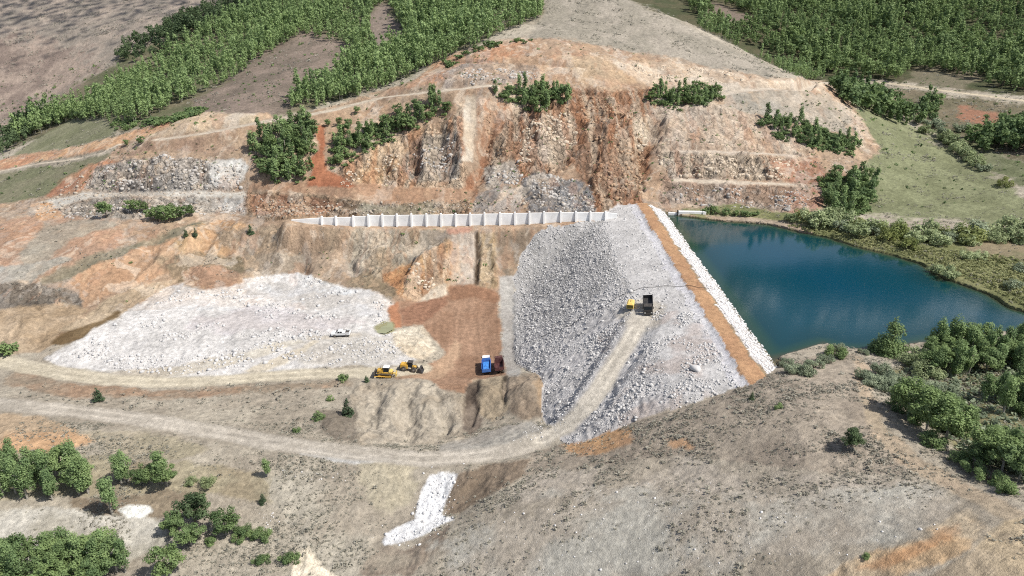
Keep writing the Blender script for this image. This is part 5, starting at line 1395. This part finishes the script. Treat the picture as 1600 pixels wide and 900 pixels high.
# concrete intake at the far end of the dam
hi = hit(1078, 333); zi = .3
it = empty("intake_weir", (hi[0], hi[1], 0), -.06, label="white concrete intake block at the far end of the dam beside the water", cat="weir")
m = MB(); m.box(-4.2, 5.2, -.6, .7, -1.0, 1.5, c=.1); m.build("weir_wall", M_CONC, it)
m = MB(); m.box(-7.4, -4.25, -.2, .6, -1.0, .85, c=.1); m.build("sill", M_CONC2, it)
m = MB(); m.box(4.2, 5.35, -1.0, 1.4, -1.0, 1.62, c=.1); m.build("pier", M_CONC, it)
m = MB(); m.box(-4.3, -4.0, -.75, .9, -1.0, 1.75, c=.05); m.build("slot_post", plain("dark_steel", (.06, .055, .05), .6, .3), it)
# the black hose across the bench, and its tail down the rockfill
M_HOSE = plain("black_rubber", (.02, .02, .02), .5)
hp_ = []
for u, v in [(846,527),(880,513),(915,494),(945,478),(968,465),(985,456.5),(1002,451),(1022,449),(1045,447.5),(1070,447.5),(1090,449.5),(1105,451.5),(1119,453)]:
    q = hit(u, v); hp_.append((q[0], q[1], float(ground_z(q[0], q[1])) + .16))
full = []
for a, b in zip(hp_[:-1], hp_[1:]):
    for t in np.linspace(0, 1, 6)[:-1]:
        x, y = a[0] + (b[0] - a[0]) * t, a[1] + (b[1] - a[1]) * t + .25 * math.sin(len(full) * .7)
        full.append((x, y, float(ground_z(x, y)) + .15))
MB().tube(full + [hp_[-1]], .05).build("black_hose", M_HOSE, label="long black hose lying across the dam bench and down the rockfill", cat="hose")
# still water in two hollows of the quarry floor
def puddle(poly, col, dz):
    w = [hit(u, v) for u, v in poly]; z = float(np.median([q[2] for q in w])) + dz
    me = bpy.data.meshes.new("puddle"); me.from_pydata([(q[0], q[1], z) for q in w], [], [tuple(range(len(w)))]); me.update()
    m_ = plain("muddy_water", col, .12, var=.1, scale=.5); me.materials.append(m_)
    o = bpy.data.objects.new("puddle_water", me); COL.objects.link(o); put(o, kind="structure")
puddle([(585,513),(599,503),(613,505),(615,517),(602,523),(590,520)], (.26, .265, .16), .12)

# small bushes clinging to the cut slopes
cb_ = area_points(9000, 190, 345, .62, 111, ((ROCK > .25) & (Y > 190) & (Y < 345) & (ROAD_W < .3) & ~IS_DAM & (np.abs(V - 343) > 12)) * .34 * smooth(-.2, .5, N5.fbm(X / 15, Y / 15, 3)))
u_, v_ = project(cb_[:, 0], cb_[:, 1], ground_z(cb_[:, 0], cb_[:, 1]))
cb_ = cb_[~in_poly(u_, v_, [(60,570),(280,430),(480,420),(640,520),(640,600),(800,600),(800,440),(720,440),(560,470)])]
scatter_mesh("cliff_bushes", TUFTS, cb_, np.clip(rr.lognormal(-.35, .4, len(cb_)), .4, 1.6), [L_BROAD], .3, label="small green bushes dotted over the cut slopes", cat="bushes", seed=112)
mb_ = area_points(4200, 240, 430, .75, 113, ((X > 120) | (X < -20)) * (SCRUB > .35) * .5)
scatter_mesh("hill_bushes", TUFTS, mb_, np.clip(rr.lognormal(.0, .45, len(mb_)), .6, 2.4), [L_BROAD], .3, label="scattered dark bushes on the hills and the meadow", cat="bushes", seed=114)

# ledges and blocks of bedrock standing out of the cut faces
def block_proto(seed):
    r = np.random.default_rng(seed)
    v, f, t = rock_proto(seed, 1)
    v = np.sign(v) * np.abs(v) ** .55 * np.array([1.25, .75, .95])
    return v + r.normal(size=v.shape) * .05, f, t
BLOCKS = [block_proto(3300 + s) for s in range(8)]
def outcrops(name, polys, spacing, yr, mat, s0, seed, label, keep_=.42):
    q = np.vstack([scatter(p, spacing, yr, seed + i, .5) for i, p in enumerate(polys)])
    k = N2.fbm(q[:, 0] / 5, q[:, 1] / 4, 4); q = q[k + .3 * rr.random(len(q)) > 1 - keep_ - .35]
    scatter_mesh(name, BLOCKS, q, np.clip(rr.lognormal(math.log(s0 * .78), .42, len(q)), .25, 1.15), [mat], .45, label=label, cat="outcrop", seed=seed, sink=.5)
R_CREAM = rock_material("cream_bedrock", (.30, .245, .185), (.52, .44, .345))
R_GBED = rock_material("grey_bedrock", (.20, .185, .17), (.42, .395, .365))
R_RUST = rock_material("rusty_bedrock", (.20, .125, .08), (.36, .25, .165))
outcrops("cream_outcrop", [[(530,290),(545,258),(620,215),(640,230),(600,292)], [(805,215),(840,180),(898,172),(900,230),(860,262),(815,255)], [(985,190),(1020,180),(1022,215),(1000,240)], [(1025,240),(1235,250),(1232,280),(1040,276)], [(960,100),(1060,98),(1190,122),(1080,138)], [(640,420),(690,376),(704,420),(660,460)]],
         1.0, (190, 345), R_CREAM, .62, 130, "cream bedrock ledges in the cut faces")
outcrops("grey_outcrop", [[(625,240),(712,206),(720,280),(645,285)], [(150,265),(250,240),(380,258),(378,292),(170,298)], [(760,262),(815,250),(820,285),(765,298)], [(815,300),(842,268),(920,285),(928,330),(830,330)], [(60,325),(380,312),(385,333),(120,342)], [(700,110),(838,102),(840,122),(700,138)], [(1040,290),(1265,296),(1262,328),(1060,320)]],
         1.0, (190, 345), R_GBED, .58, 140, "grey fractured bedrock in the cut faces")
outcrops("rusty_outcrop", [[(395,305),(500,312),(540,318),(500,335),(400,336)], [(905,150),(1010,150),(1005,310),(935,325)], [(760,170),(800,158),(790,240),(755,280)], [(560,320),(735,316),(735,334),(560,336)]],
         1.2, (190, 345), R_RUST, .55, 150, "rusty brown bedrock in the cut faces", .36)

# ------------------------------------------------------------------ machines
P_YEL = plain("yellow_machine_paint", (.60, .34, .03), .45, var=.15, dust=.32)
P_PALEYEL = plain("faded_yellow_paint", (.72, .52, .14), .5, var=.12, dust=.25)
P_BLUE = plain("blue_truck_paint", (.03, .16, .50), .4, var=.15, dust=.22)
P_MAR = plain("maroon_truck_paint", (.075, .022, .028), .45, var=.25, dust=.15)
P_WHITE = plain("white_vehicle_paint", (.80, .80, .79), .4, var=.04, dust=.06)
P_BLACK = plain("black_truck_steel", (.035, .036, .04), .5, var=.3, dust=.08)
P_DARK = plain("dark_steel_frame", (.045, .042, .04), .6, var=.3, dust=.1)
P_GLASS = plain("dark_vehicle_glass", (.015, .02, .025), .08, var=.1)
P_TYRE = plain("dusty_tyre_rubber", (.04, .038, .036), .85, var=.3, dust=.32)
P_RIM = plain("steel_rim", (.30, .29, .27), .5, .4, var=.2)
P_LAMP = plain("lamp_glass", (.75, .74, .68), .15, var=.03)
P_TRACK = plain("steel_track", (.06, .05, .045), .6, .3, var=.3, dust=.25)

def wheel(root, x, y, r, w, side, name="wheel", rim=P_RIM):
    e = MB()
    n = 20
    prof = [(r * .58, -w * .5), (r * .93, -w * .5), (r, -w * .36), (r, w * .36), (r * .93, w * .5), (r * .58, w * .5)]
    vs = [(q * math.cos(6.2832 * k / n), b, q * math.sin(6.2832 * k / n)) for k in range(n) for q, b in prof]
    L = len(prof); fs = [(k * L + i, k * L + (i + 1) % L, ((k + 1) % n) * L + (i + 1) % L, ((k + 1) % n) * L + i) for k in range(n) for i in range(L)]
    e.add(vs, fs)
    t = e.build("tyre", P_TYRE)
    g = MB(); g.cyl((0, -w * .3, 0), (0, w * .3, 0), r * .6, n=16)
    g.cyl((0, side * w * .28, 0), (0, side * w * .46, 0), r * .26, r * .2, 10)
    ri = g.build("rim", rim)
    wroot = empty(name, (x, y, r)); wroot.parent = root
    t.parent = wroot; ri.parent = wroot
def crawler(root, y, w, x0, x1, h, name="crawler_track"):
    """endless track: rounded loop with grouser pads, its rollers as a sub-part"""
    m = MB(); r = h / 2; prof = []
    for k in range(9): a = math.pi / 2 + math.pi * k / 8; prof.append((x0 + r + r * math.cos(a), r + r * math.sin(a)))
    for k in range(9): a = -math.pi / 2 + math.pi * k / 8; prof.append((x1 - r + r * math.cos(a), r + r * math.sin(a)))
    n = len(prof); inner = [(x0 + r + (p[0] - x0 - r) * .80 if p[0] < x0 + r else x1 - r + (p[0] - x1 + r) * .80 if p[0] > x1 - r else p[0], r + (p[1] - r) * .8) for p in prof]
    vs = [(p[0], yy, p[1]) for yy in (y - w / 2, y + w / 2) for p in prof] + [(p[0], yy, p[1]) for yy in (y - w / 2, y + w / 2) for p in inner]
    fs = []
    for i in range(n):
        j = (i + 1) % n
        fs += [(i, j, n + j, n + i), (2 * n + i, 3 * n + i, 3 * n + j, 2 * n + j), (i, 2 * n + i, 2 * n + j, j), (n + i, n + j, 3 * n + j, 3 * n + i)]
    m.add(vs, fs)
    x = x0 + r
    while x < x1 - r:
        m.box(x - .05, x + .05, y - w / 2, y + w / 2, h - .01, h + .05, c=.01); x += .32
    o = m.build(name, P_TRACK, root)
    g = MB()
    for k in range(6):
        xx = x0 + r + (x1 - x0 - 2 * r) * k / 5; rr_ = r * .72 if k in (0, 5) else r * .38
        g.cyl((xx, y - w * .4, r if k in (0, 5) else rr_ + .1), (xx, y + w * .4, r if k in (0, 5) else rr_ + .1), rr_, n=12)
    g.box(x0 + r, x1 - r, y - w * .3, y + w * .3, r * .7, r * 1.25, c=.03)
    g.build("track_rollers", P_YEL, o)
def at_px(u, v, dz=0.0):
    h = hit(u, v); return (h[0], h[1], float(ground_z(h[0], h[1])) + dz)
def slope_set(root, span=2.0):
    """lean the machine with the ground under it"""
    x, y, z = root.location; rz = root.rotation_euler[2]
    c, s = math.cos(rz), math.sin(rz)
    zx = (float(ground_z(x + c * span, y + s * span)) - float(ground_z(x - c * span, y - s * span))) / (2 * span)
    zy = (float(ground_z(x - s * span, y + c * span)) - float(ground_z(x + s * span, y - c * span))) / (2 * span)
    root.rotation_euler = (math.atan(zy), -math.atan(zx), rz)
    root.location.z = sum(float(ground_z(x + a * c * span * .8 - b * s * span * .5, y + a * s * span * .8 + b * c * span * .5)) for a in (-1, 0, 1) for b in (-1, 1)) / 6 + .06

# bulldozer, blade to the left
bz = empty("bulldozer", at_px(603, 588), math.radians(178), label="yellow bulldozer with a tall dark blade standing on the haul road", cat="bulldozer")
slope_set(bz)
for s in (-1, 1): crawler(bz, s * 1.15, .62, -2.1, 2.2, 1.15)
m = MB(); m.box(-1.7, 1.0, -.8, .8, .55, 1.55); m.build("body", P_YEL, bz)
m = MB(); m.box(.5, 2.45, -.72, .72, .9, 2.15, tx=.1, ty=.05); m.box(.6, 2.3, -.55, .55, 2.13, 2.3); m.build("hood", P_YEL, bz)
m = MB(); m.box(2.44, 2.52, -.6, .6, 1.0, 2.0); m.build("radiator_grille", P_DARK, bz)
m = MB(); m.cyl((1.5, .2, 2.25), (1.5, .2, 3.1), .09); m.build("exhaust_stack", P_DARK, bz)
cb = MB()
for x, y in [(-1.0, -.72), (-1.0, .72), (.45, -.72), (.45, .72)]: cb.box(x - .06, x + .06, y - .06, y + .06, 1.5, 3.05, c=.02)
cb = cb.build("cab_frame", P_DARK, bz)
m = MB(); m.box(-.92, .4, -.68, .68, 1.6, 2.95, tx=.05); m.build("cab_glass", P_GLASS, bz)
m = MB(); m.box(-1.2, .62, -.9, .9, 3.02, 3.18); m.build("cab_roof", P_WHITE, bz)
m = MB(); m.box(-2.0, -1.0, -.85, .85, 1.4, 1.95); m.build("fuel_tank", P_PALEYEL, bz)
m = MB()
pr_ = [(3.15, .05), (3.0, .5), (3.0, 1.0), (3.2, 1.55), (3.32, 1.55), (3.14, 1.0), (3.14, .5), (3.3, .05)]
m.prism(pr_, -1.95, 1.95); m.build("dozer_blade", P_DARK, bz)
for s in (-1, 1):
    m = MB(); m.cyl((0, s * 1.55, .55), (3.05, s * 1.6, .5), .13, n=8); m.build("push_arm", P_YEL, bz)
    m = MB(); m.cyl((1.6, s * .7, 1.7), (3.05, s * .9, 1.1), .08, n=8); m.build("lift_cylinder", P_DARK, bz)
m = MB(); m.box(-2.9, -2.1, -.25, .25, .9, 1.2); m.box(-3.2, -2.85, -.9, .9, .95, 1.2)
for y in (-.7, 0, .7): m.hexa([(-3.2, y - .07, .15), (-2.95, y - .07, .2), (-2.95, y + .07, .2), (-3.2, y + .07, .15), (-3.15, y - .07, 1.6), (-2.9, y - .07, 1.6), (-2.9, y + .07, 1.6), (-3.15, y + .07, 1.6)])
m.build("ripper", P_PALEYEL, bz)

# wheel loader, bucket to the right
ld = empty("wheel_loader", at_px(641, 579), math.radians(-6), label="yellow wheel loader with a dark bucket lowered beside the red clay pit", cat="wheel loader")
slope_set(ld)
m = MB(); m.box(-3.2, -.6, -1.05, 1.05, .95, 2.15, tx=.12); m.box(-3.0, -.9, -.8, .8, 2.13, 2.35); m.build("engine_hood", P_YEL, ld)
m = MB(); m.box(-3.5, -3.0, -1.15, 1.15, .7, 1.5); m.build("counterweight", P_DARK, ld)
m = MB(); m.box(.3, 1.9, -.55, .55, .7, 1.7); m.build("front_frame", P_YEL, ld)
m = MB(); m.box(-.75, .75, -.8, .8, 1.3, 3.05, tx=.08); m.build("cab_glass", P_GLASS, ld)
m = MB(); m.box(-.85, .85, -.9, .9, 3.04, 3.2); m.build("cab_roof", P_DARK, ld)
for s in (-1, 1):
    wheel(ld, -1.9, s * 1.05, .82, .62, s); wheel(ld, 1.35, s * 1.05, .82, .62, s)
    m = MB(); m.hexa([(.9, s * .45 - .09, 1.45), (3.1, s * .45 - .09, .55), (3.1, s * .45 + .09, .55), (.9, s * .45 + .09, 1.45), (.9, s * .45 - .09, 1.85), (3.1, s * .45 - .09, .85), (3.1, s * .45 + .09, .85), (.9, s * .45 + .09, 1.85)])
    m.build("lift_arm", P_DARK, ld)
m = MB(); m.prism([(2.9, .2), (4.3, .05), (4.3, .12), (3.15, .35), (2.95, .8), (3.15, 1.35), (3.6, 1.5), (3.55, 1.6), (3.0, 1.5), (2.75, .8)], -1.45, 1.45)
m.hexa([(2.95, -1.46, .25), (4.2, -1.46, .1), (4.2, -1.38, .1), (2.95, -1.38, .25), (2.9, -1.46, 1.4), (3.5, -1.46, 1.5), (3.5, -1.38, 1.5), (2.9, -1.38, 1.4)])
m.hexa([(2.95, 1.38, .25), (4.2, 1.38, .1), (4.2, 1.46, .1), (2.95, 1.46, .25), (2.9, 1.38, 1.4), (3.5, 1.38, 1.5), (3.5, 1.46, 1.5), (2.9, 1.38, 1.4)])
m.build("bucket", P_BLACK, ld)
m = MB(); m.cyl((-1.6, -.4, 2.3), (-1.6, -.4, 3.1), .07); m.build("exhaust_stack", P_DARK, ld)

def dump_truck(name, loc, rz, label, cabm, bodym, tilt, roofm=None, loaded=False):
    t = empty(name, loc, rz, label=label, cat="dump truck"); slope_set(t)
    for y in (-.42, .42):
        m = MB(); m.box(-3.6, 3.2, y - .1, y + .1, .85, 1.1, c=.03); m.build("chassis_rail", P_DARK, t)
    m = MB(); m.box(1.9, 3.75, -1.2, 1.2, .75, 2.0, c=.1); m.hexa([(1.95, -1.17, 1.98), (3.7, -1.17, 1.98), (3.7, 1.17, 1.98), (1.95, 1.17, 1.98), (2.0, -1.08, 2.92), (3.45, -1.08, 2.92), (3.45, 1.08, 2.92), (2.0, 1.08, 2.92)])
    c = m.build("cab", cabm, t)
    m = MB(); m.hexa([(3.66, -1.02, 2.1), (3.72, -1.02, 2.1), (3.72, 1.02, 2.1), (3.66, 1.02, 2.1), (3.46, -.95, 2.8), (3.52, -.95, 2.8), (3.52, .95, 2.8), (3.46, .95, 2.8)]); m.build("windscreen", P_GLASS, c)
    for s in (-1, 1):
        m = MB(); m.hexa([(2.35, s * 1.16 - .03, 2.1), (3.4, s * 1.16 - .03, 2.1), (3.4, s * 1.16 + .03, 2.1), (2.35, s * 1.16 + .03, 2.1), (2.35, s * 1.10 - .03, 2.75), (3.2, s * 1.10 - .03, 2.75), (3.2, s * 1.10 + .03, 2.75), (2.35, s * 1.10 + .03, 2.75)]); m.build("side_window", P_GLASS, c)
        m = MB(); m.box(3.74, 3.8, s * .85 - .18, s * .85 + .18, 1.0, 1.25, c=.03); m.build("headlight", P_LAMP, c)
        m = MB(); m.box(3.45, 3.55, s * 1.42 - .1, s * 1.42 + .1, 2.2, 2.7, c=.02); m.build("mirror", P_DARK, c)
    if roofm:
        m = MB(); m.box(2.0, 3.5, -1.05, 1.05, 2.923, 3.02); m.build("roof_panel", roofm, c)
    m = MB(); m.box(3.7, 3.9, -1.22, 1.22, .55, .95, c=.05); m.build("bumper", P_DARK, t)
    # dump body: open box with ribs, hinged at the rear
    H = (-3.5, 1.25)
    def R(x, z):
        a = tilt; dx, dz = x - H[0], z - H[1]
        return (H[0] + dx * math.cos(a) - dz * math.sin(a), H[1] + dx * math.sin(a) + dz * math.cos(a))
    m = MB()
    def slab(x0, x1, y0, y1, z0, z1):
        q = [(x0, z0), (x1, z0), (x1, z1), (x0, z1)]
        a, b, c_, d = [R(*k) for k in q]
        m.hexa([(a[0], y0, a[1]), (b[0], y0, b[1]), (b[0], y1, b[1]), (a[0], y1, a[1]), (d[0], y0, d[1]), (c_[0], y0, c_[1]), (c_[0], y1, c_[1]), (d[0], y1, d[1])])
    slab(-3.7, 1.7, -1.18, 1.18, 1.25, 1.37)
    slab(-3.7, 1.7, -1.25, -1.183, 1.25, 2.6); slab(-3.7, 1.7, 1.183, 1.25, 1.25, 2.6); slab(1.62, 1.7, -1.18, 1.18, 1.375, 2.75)
    slab(-3.78, -3.705, -1.18, 1.18, 1.3, 2.3)
    for x in np.linspace(-3.5, 1.5, 7):
        for s in (-1, 1): slab(x - .06, x + .06, s * 1.29 - .04, s * 1.29 + .04, 1.25, 2.58)
    for x in np.linspace(-3.2, 1.4, 6): slab(x - .07, x + .07, -1.1, 1.1, 1.1, 1.247)
    body = m.build("dump_body", bodym, t)
    if tilt < .1:
        m = MB(); m.hexa([(-3.5, -1.1, 1.4), (1.5, -1.1, 1.4), (1.5, 1.1, 1.4), (-3.5, 1.1, 1.4), (-3.3, -.9, 2.0), (1.2, -.9, 2.1), (1.2, .9, 2.1), (-3.3, .9, 2.0)])
        if loaded: m.build("load", M_LOAD, body)
    else:
        m = MB(); a = R(.9, 1.1); m.cyl((.9, 0, 1.0), (a[0], 0, a[1]), .12); m.build("tipping_ram", P_RIM, t)
    for s in (-1, 1):
        wheel(t, 2.75, s * 1.05, .52, .32, s); wheel(t, -1.55, s * 1.0, .52, .52, s); wheel(t, -2.85, s * 1.0, .52, .52, s)
    m = MB(); m.cyl((.4, 1.0, .95), (1.4, 1.0, .95), .3, n=14); m.build("fuel_tank", P_RIM, t)
    return t
M_LOAD = plain("blue_tarpaulin", (.05, .20, .52), .6, var=.35, scale=1.5)
dump_truck("dump_truck", at_px(761, 578.5), math.radians(92), "blue dump truck with a white cab roof parked in the red clay pit", P_BLUE, P_BLUE, 0.0, P_WHITE, True)
dump_truck("dump_truck", at_px(781.5, 577.5), math.radians(91), "dark maroon dump truck parked to the right of the blue truck", P_MAR, P_MAR, 0.0)
dump_truck("dump_truck", at_px(1013, 484), math.radians(-99), "black dump truck with an empty ribbed body on the dam bench", P_DARK, P_BLACK, 0.0)

# yellow box trailer next to the black truck
cp = empty("compressor_trailer", at_px(985, 481), math.radians(76), label="boxy yellow compressor trailer standing left of the black truck on the dam", cat="trailer")
m = MB(); m.box(-1.9, 1.7, -.95, .95, .55, 1.75, c=.12); m.box(-1.75, 1.5, -.8, .8, 1.74, 2.0, tx=.1, ty=.1, c=.1); m.build("housing", P_PALEYEL, cp)
m = MB(); m.box(-1.96, -1.905, -.8, .8, .7, 1.6, c=.02); m.build("shaded_vent_panel", plain("olive_painted_shade", (.10, .085, .02), .6), cp)  # vent end of the yellow box, its shade painted in as dark olive
m = MB(); m.box(-1.95, 1.75, -.85, .85, .42, .545, c=.03); m.build("trailer_frame", P_DARK, cp)
m = MB(); m.cyl((1.7, .5, .48), (2.9, 0, .45), .06); m.cyl((1.7, -.5, .48), (2.9, 0, .45), .06); m.build("tow_bar", P_DARK, cp)
for s in (-1, 1): wheel(cp, -.1, s * .98, .36, .2, s)
m = MB(); m.box(-.3, .3, -.1, .1, 2.0, 2.18); m.build("exhaust_box", P_DARK, cp)

# white pickup on the white plateau, facing left
pk = empty("pickup_truck", at_px(533, 524.5), math.radians(180), label="white pickup truck parked on the pale rock plateau", cat="pickup truck")
slope_set(pk, 1.5)
m = MB(); m.prism([(-2.65, .55), (2.55, .55), (2.65, .75), (2.6, 1.05), (1.25, 1.18), (-2.65, 1.12)], -.92, .92); m.build("body", P_WHITE, pk)
m = MB(); m.hexa([(-.75, -.88, 1.1), (1.35, -.88, 1.14), (1.35, .88, 1.14), (-.75, .88, 1.1), (-.6, -.74, 1.78), (.55, -.74, 1.78), (.55, .74, 1.78), (-.6, .74, 1.78)]); cbn = m.build("cabin", P_WHITE, pk)
for s in (-1, 1):
    m = MB(); m.hexa([(.05, s * .86 - .03, 1.2), (1.0, s * .86 - .03, 1.2), (1.0, s * .86 + .03, 1.2), (.05, s * .86 + .03, 1.2), (.05, s * .765 - .03, 1.68), (.5, s * .765 - .03, 1.68), (.5, s * .765 + .03, 1.68), (.05, s * .765 + .03, 1.68)]); m.build("front_window", P_GLASS, cbn)
    m = MB(); m.hexa([(-.62, s * .86 - .03, 1.2), (-.06, s * .86 - .03, 1.2), (-.06, s * .86 + .03, 1.2), (-.62, s * .86 + .03, 1.2), (-.54, s * .765 - .03, 1.68), (-.06, s * .765 - .03, 1.68), (-.06, s * .765 + .03, 1.68), (-.54, s * .765 + .03, 1.68)]); m.build("rear_window", P_GLASS, cbn)
    m = MB(); m.box(2.52, 2.68, s * .7 - .16, s * .7 + .16, .8, .98, c=.03); m.build("headlight", P_LAMP, pk)
    for x in (1.65, -1.65): wheel(pk, x, s * .82, .39, .26, s)
    m = MB(); m.box(-2.66, -.8, s * .9 - .05, s * .9 + .05, 1.115, 1.38, c=.03); m.build("bed_side", P_WHITE, pk)
m = MB(); m.hexa([(.72, -.72, 1.68), (1.36, -.8, 1.2), (1.36, .8, 1.2), (.72, .72, 1.68), (.76, -.72, 1.7), (1.42, -.8, 1.22), (1.42, .8, 1.22), (.76, .72, 1.7)]); m.build("windscreen", P_GLASS, cbn)
m = MB(); m.box(-2.72, -2.62, -.85, .85, .6, 1.36, c=.03); m.build("tailgate", P_WHITE, pk)
m = MB(); m.box(-2.6, -.82, -.84, .84, 1.117, 1.14, c=.005); m.build("load_bed", P_DARK, pk)
m = MB()
for s in (-1, 1): m.cyl((-.9, s * .75, 1.1), (-.9, s * .7, 1.85), .04, n=6); m.cyl((-.9, s * .7, 1.83), (-1.7, s * .8, 1.3), .04, n=6)
m.cyl((-.9, -.7, 1.83), (-.9, .7, 1.83), .04, n=6); m.build("roll_bar", P_DARK, pk)
m = MB(); m.box(-2.68, 2.6, -.86, .86, .32, .545, c=.04); m.build("sill_guard", P_BLACK, pk)

for o, k in ((bz, .84), (ld, .78), (pk, .92), (cp, .88)): o.scale = (k, k, k)
for o in COL.objects:
    if o.name.startswith("dump_truck"): o.scale = (.88, .88, .88)
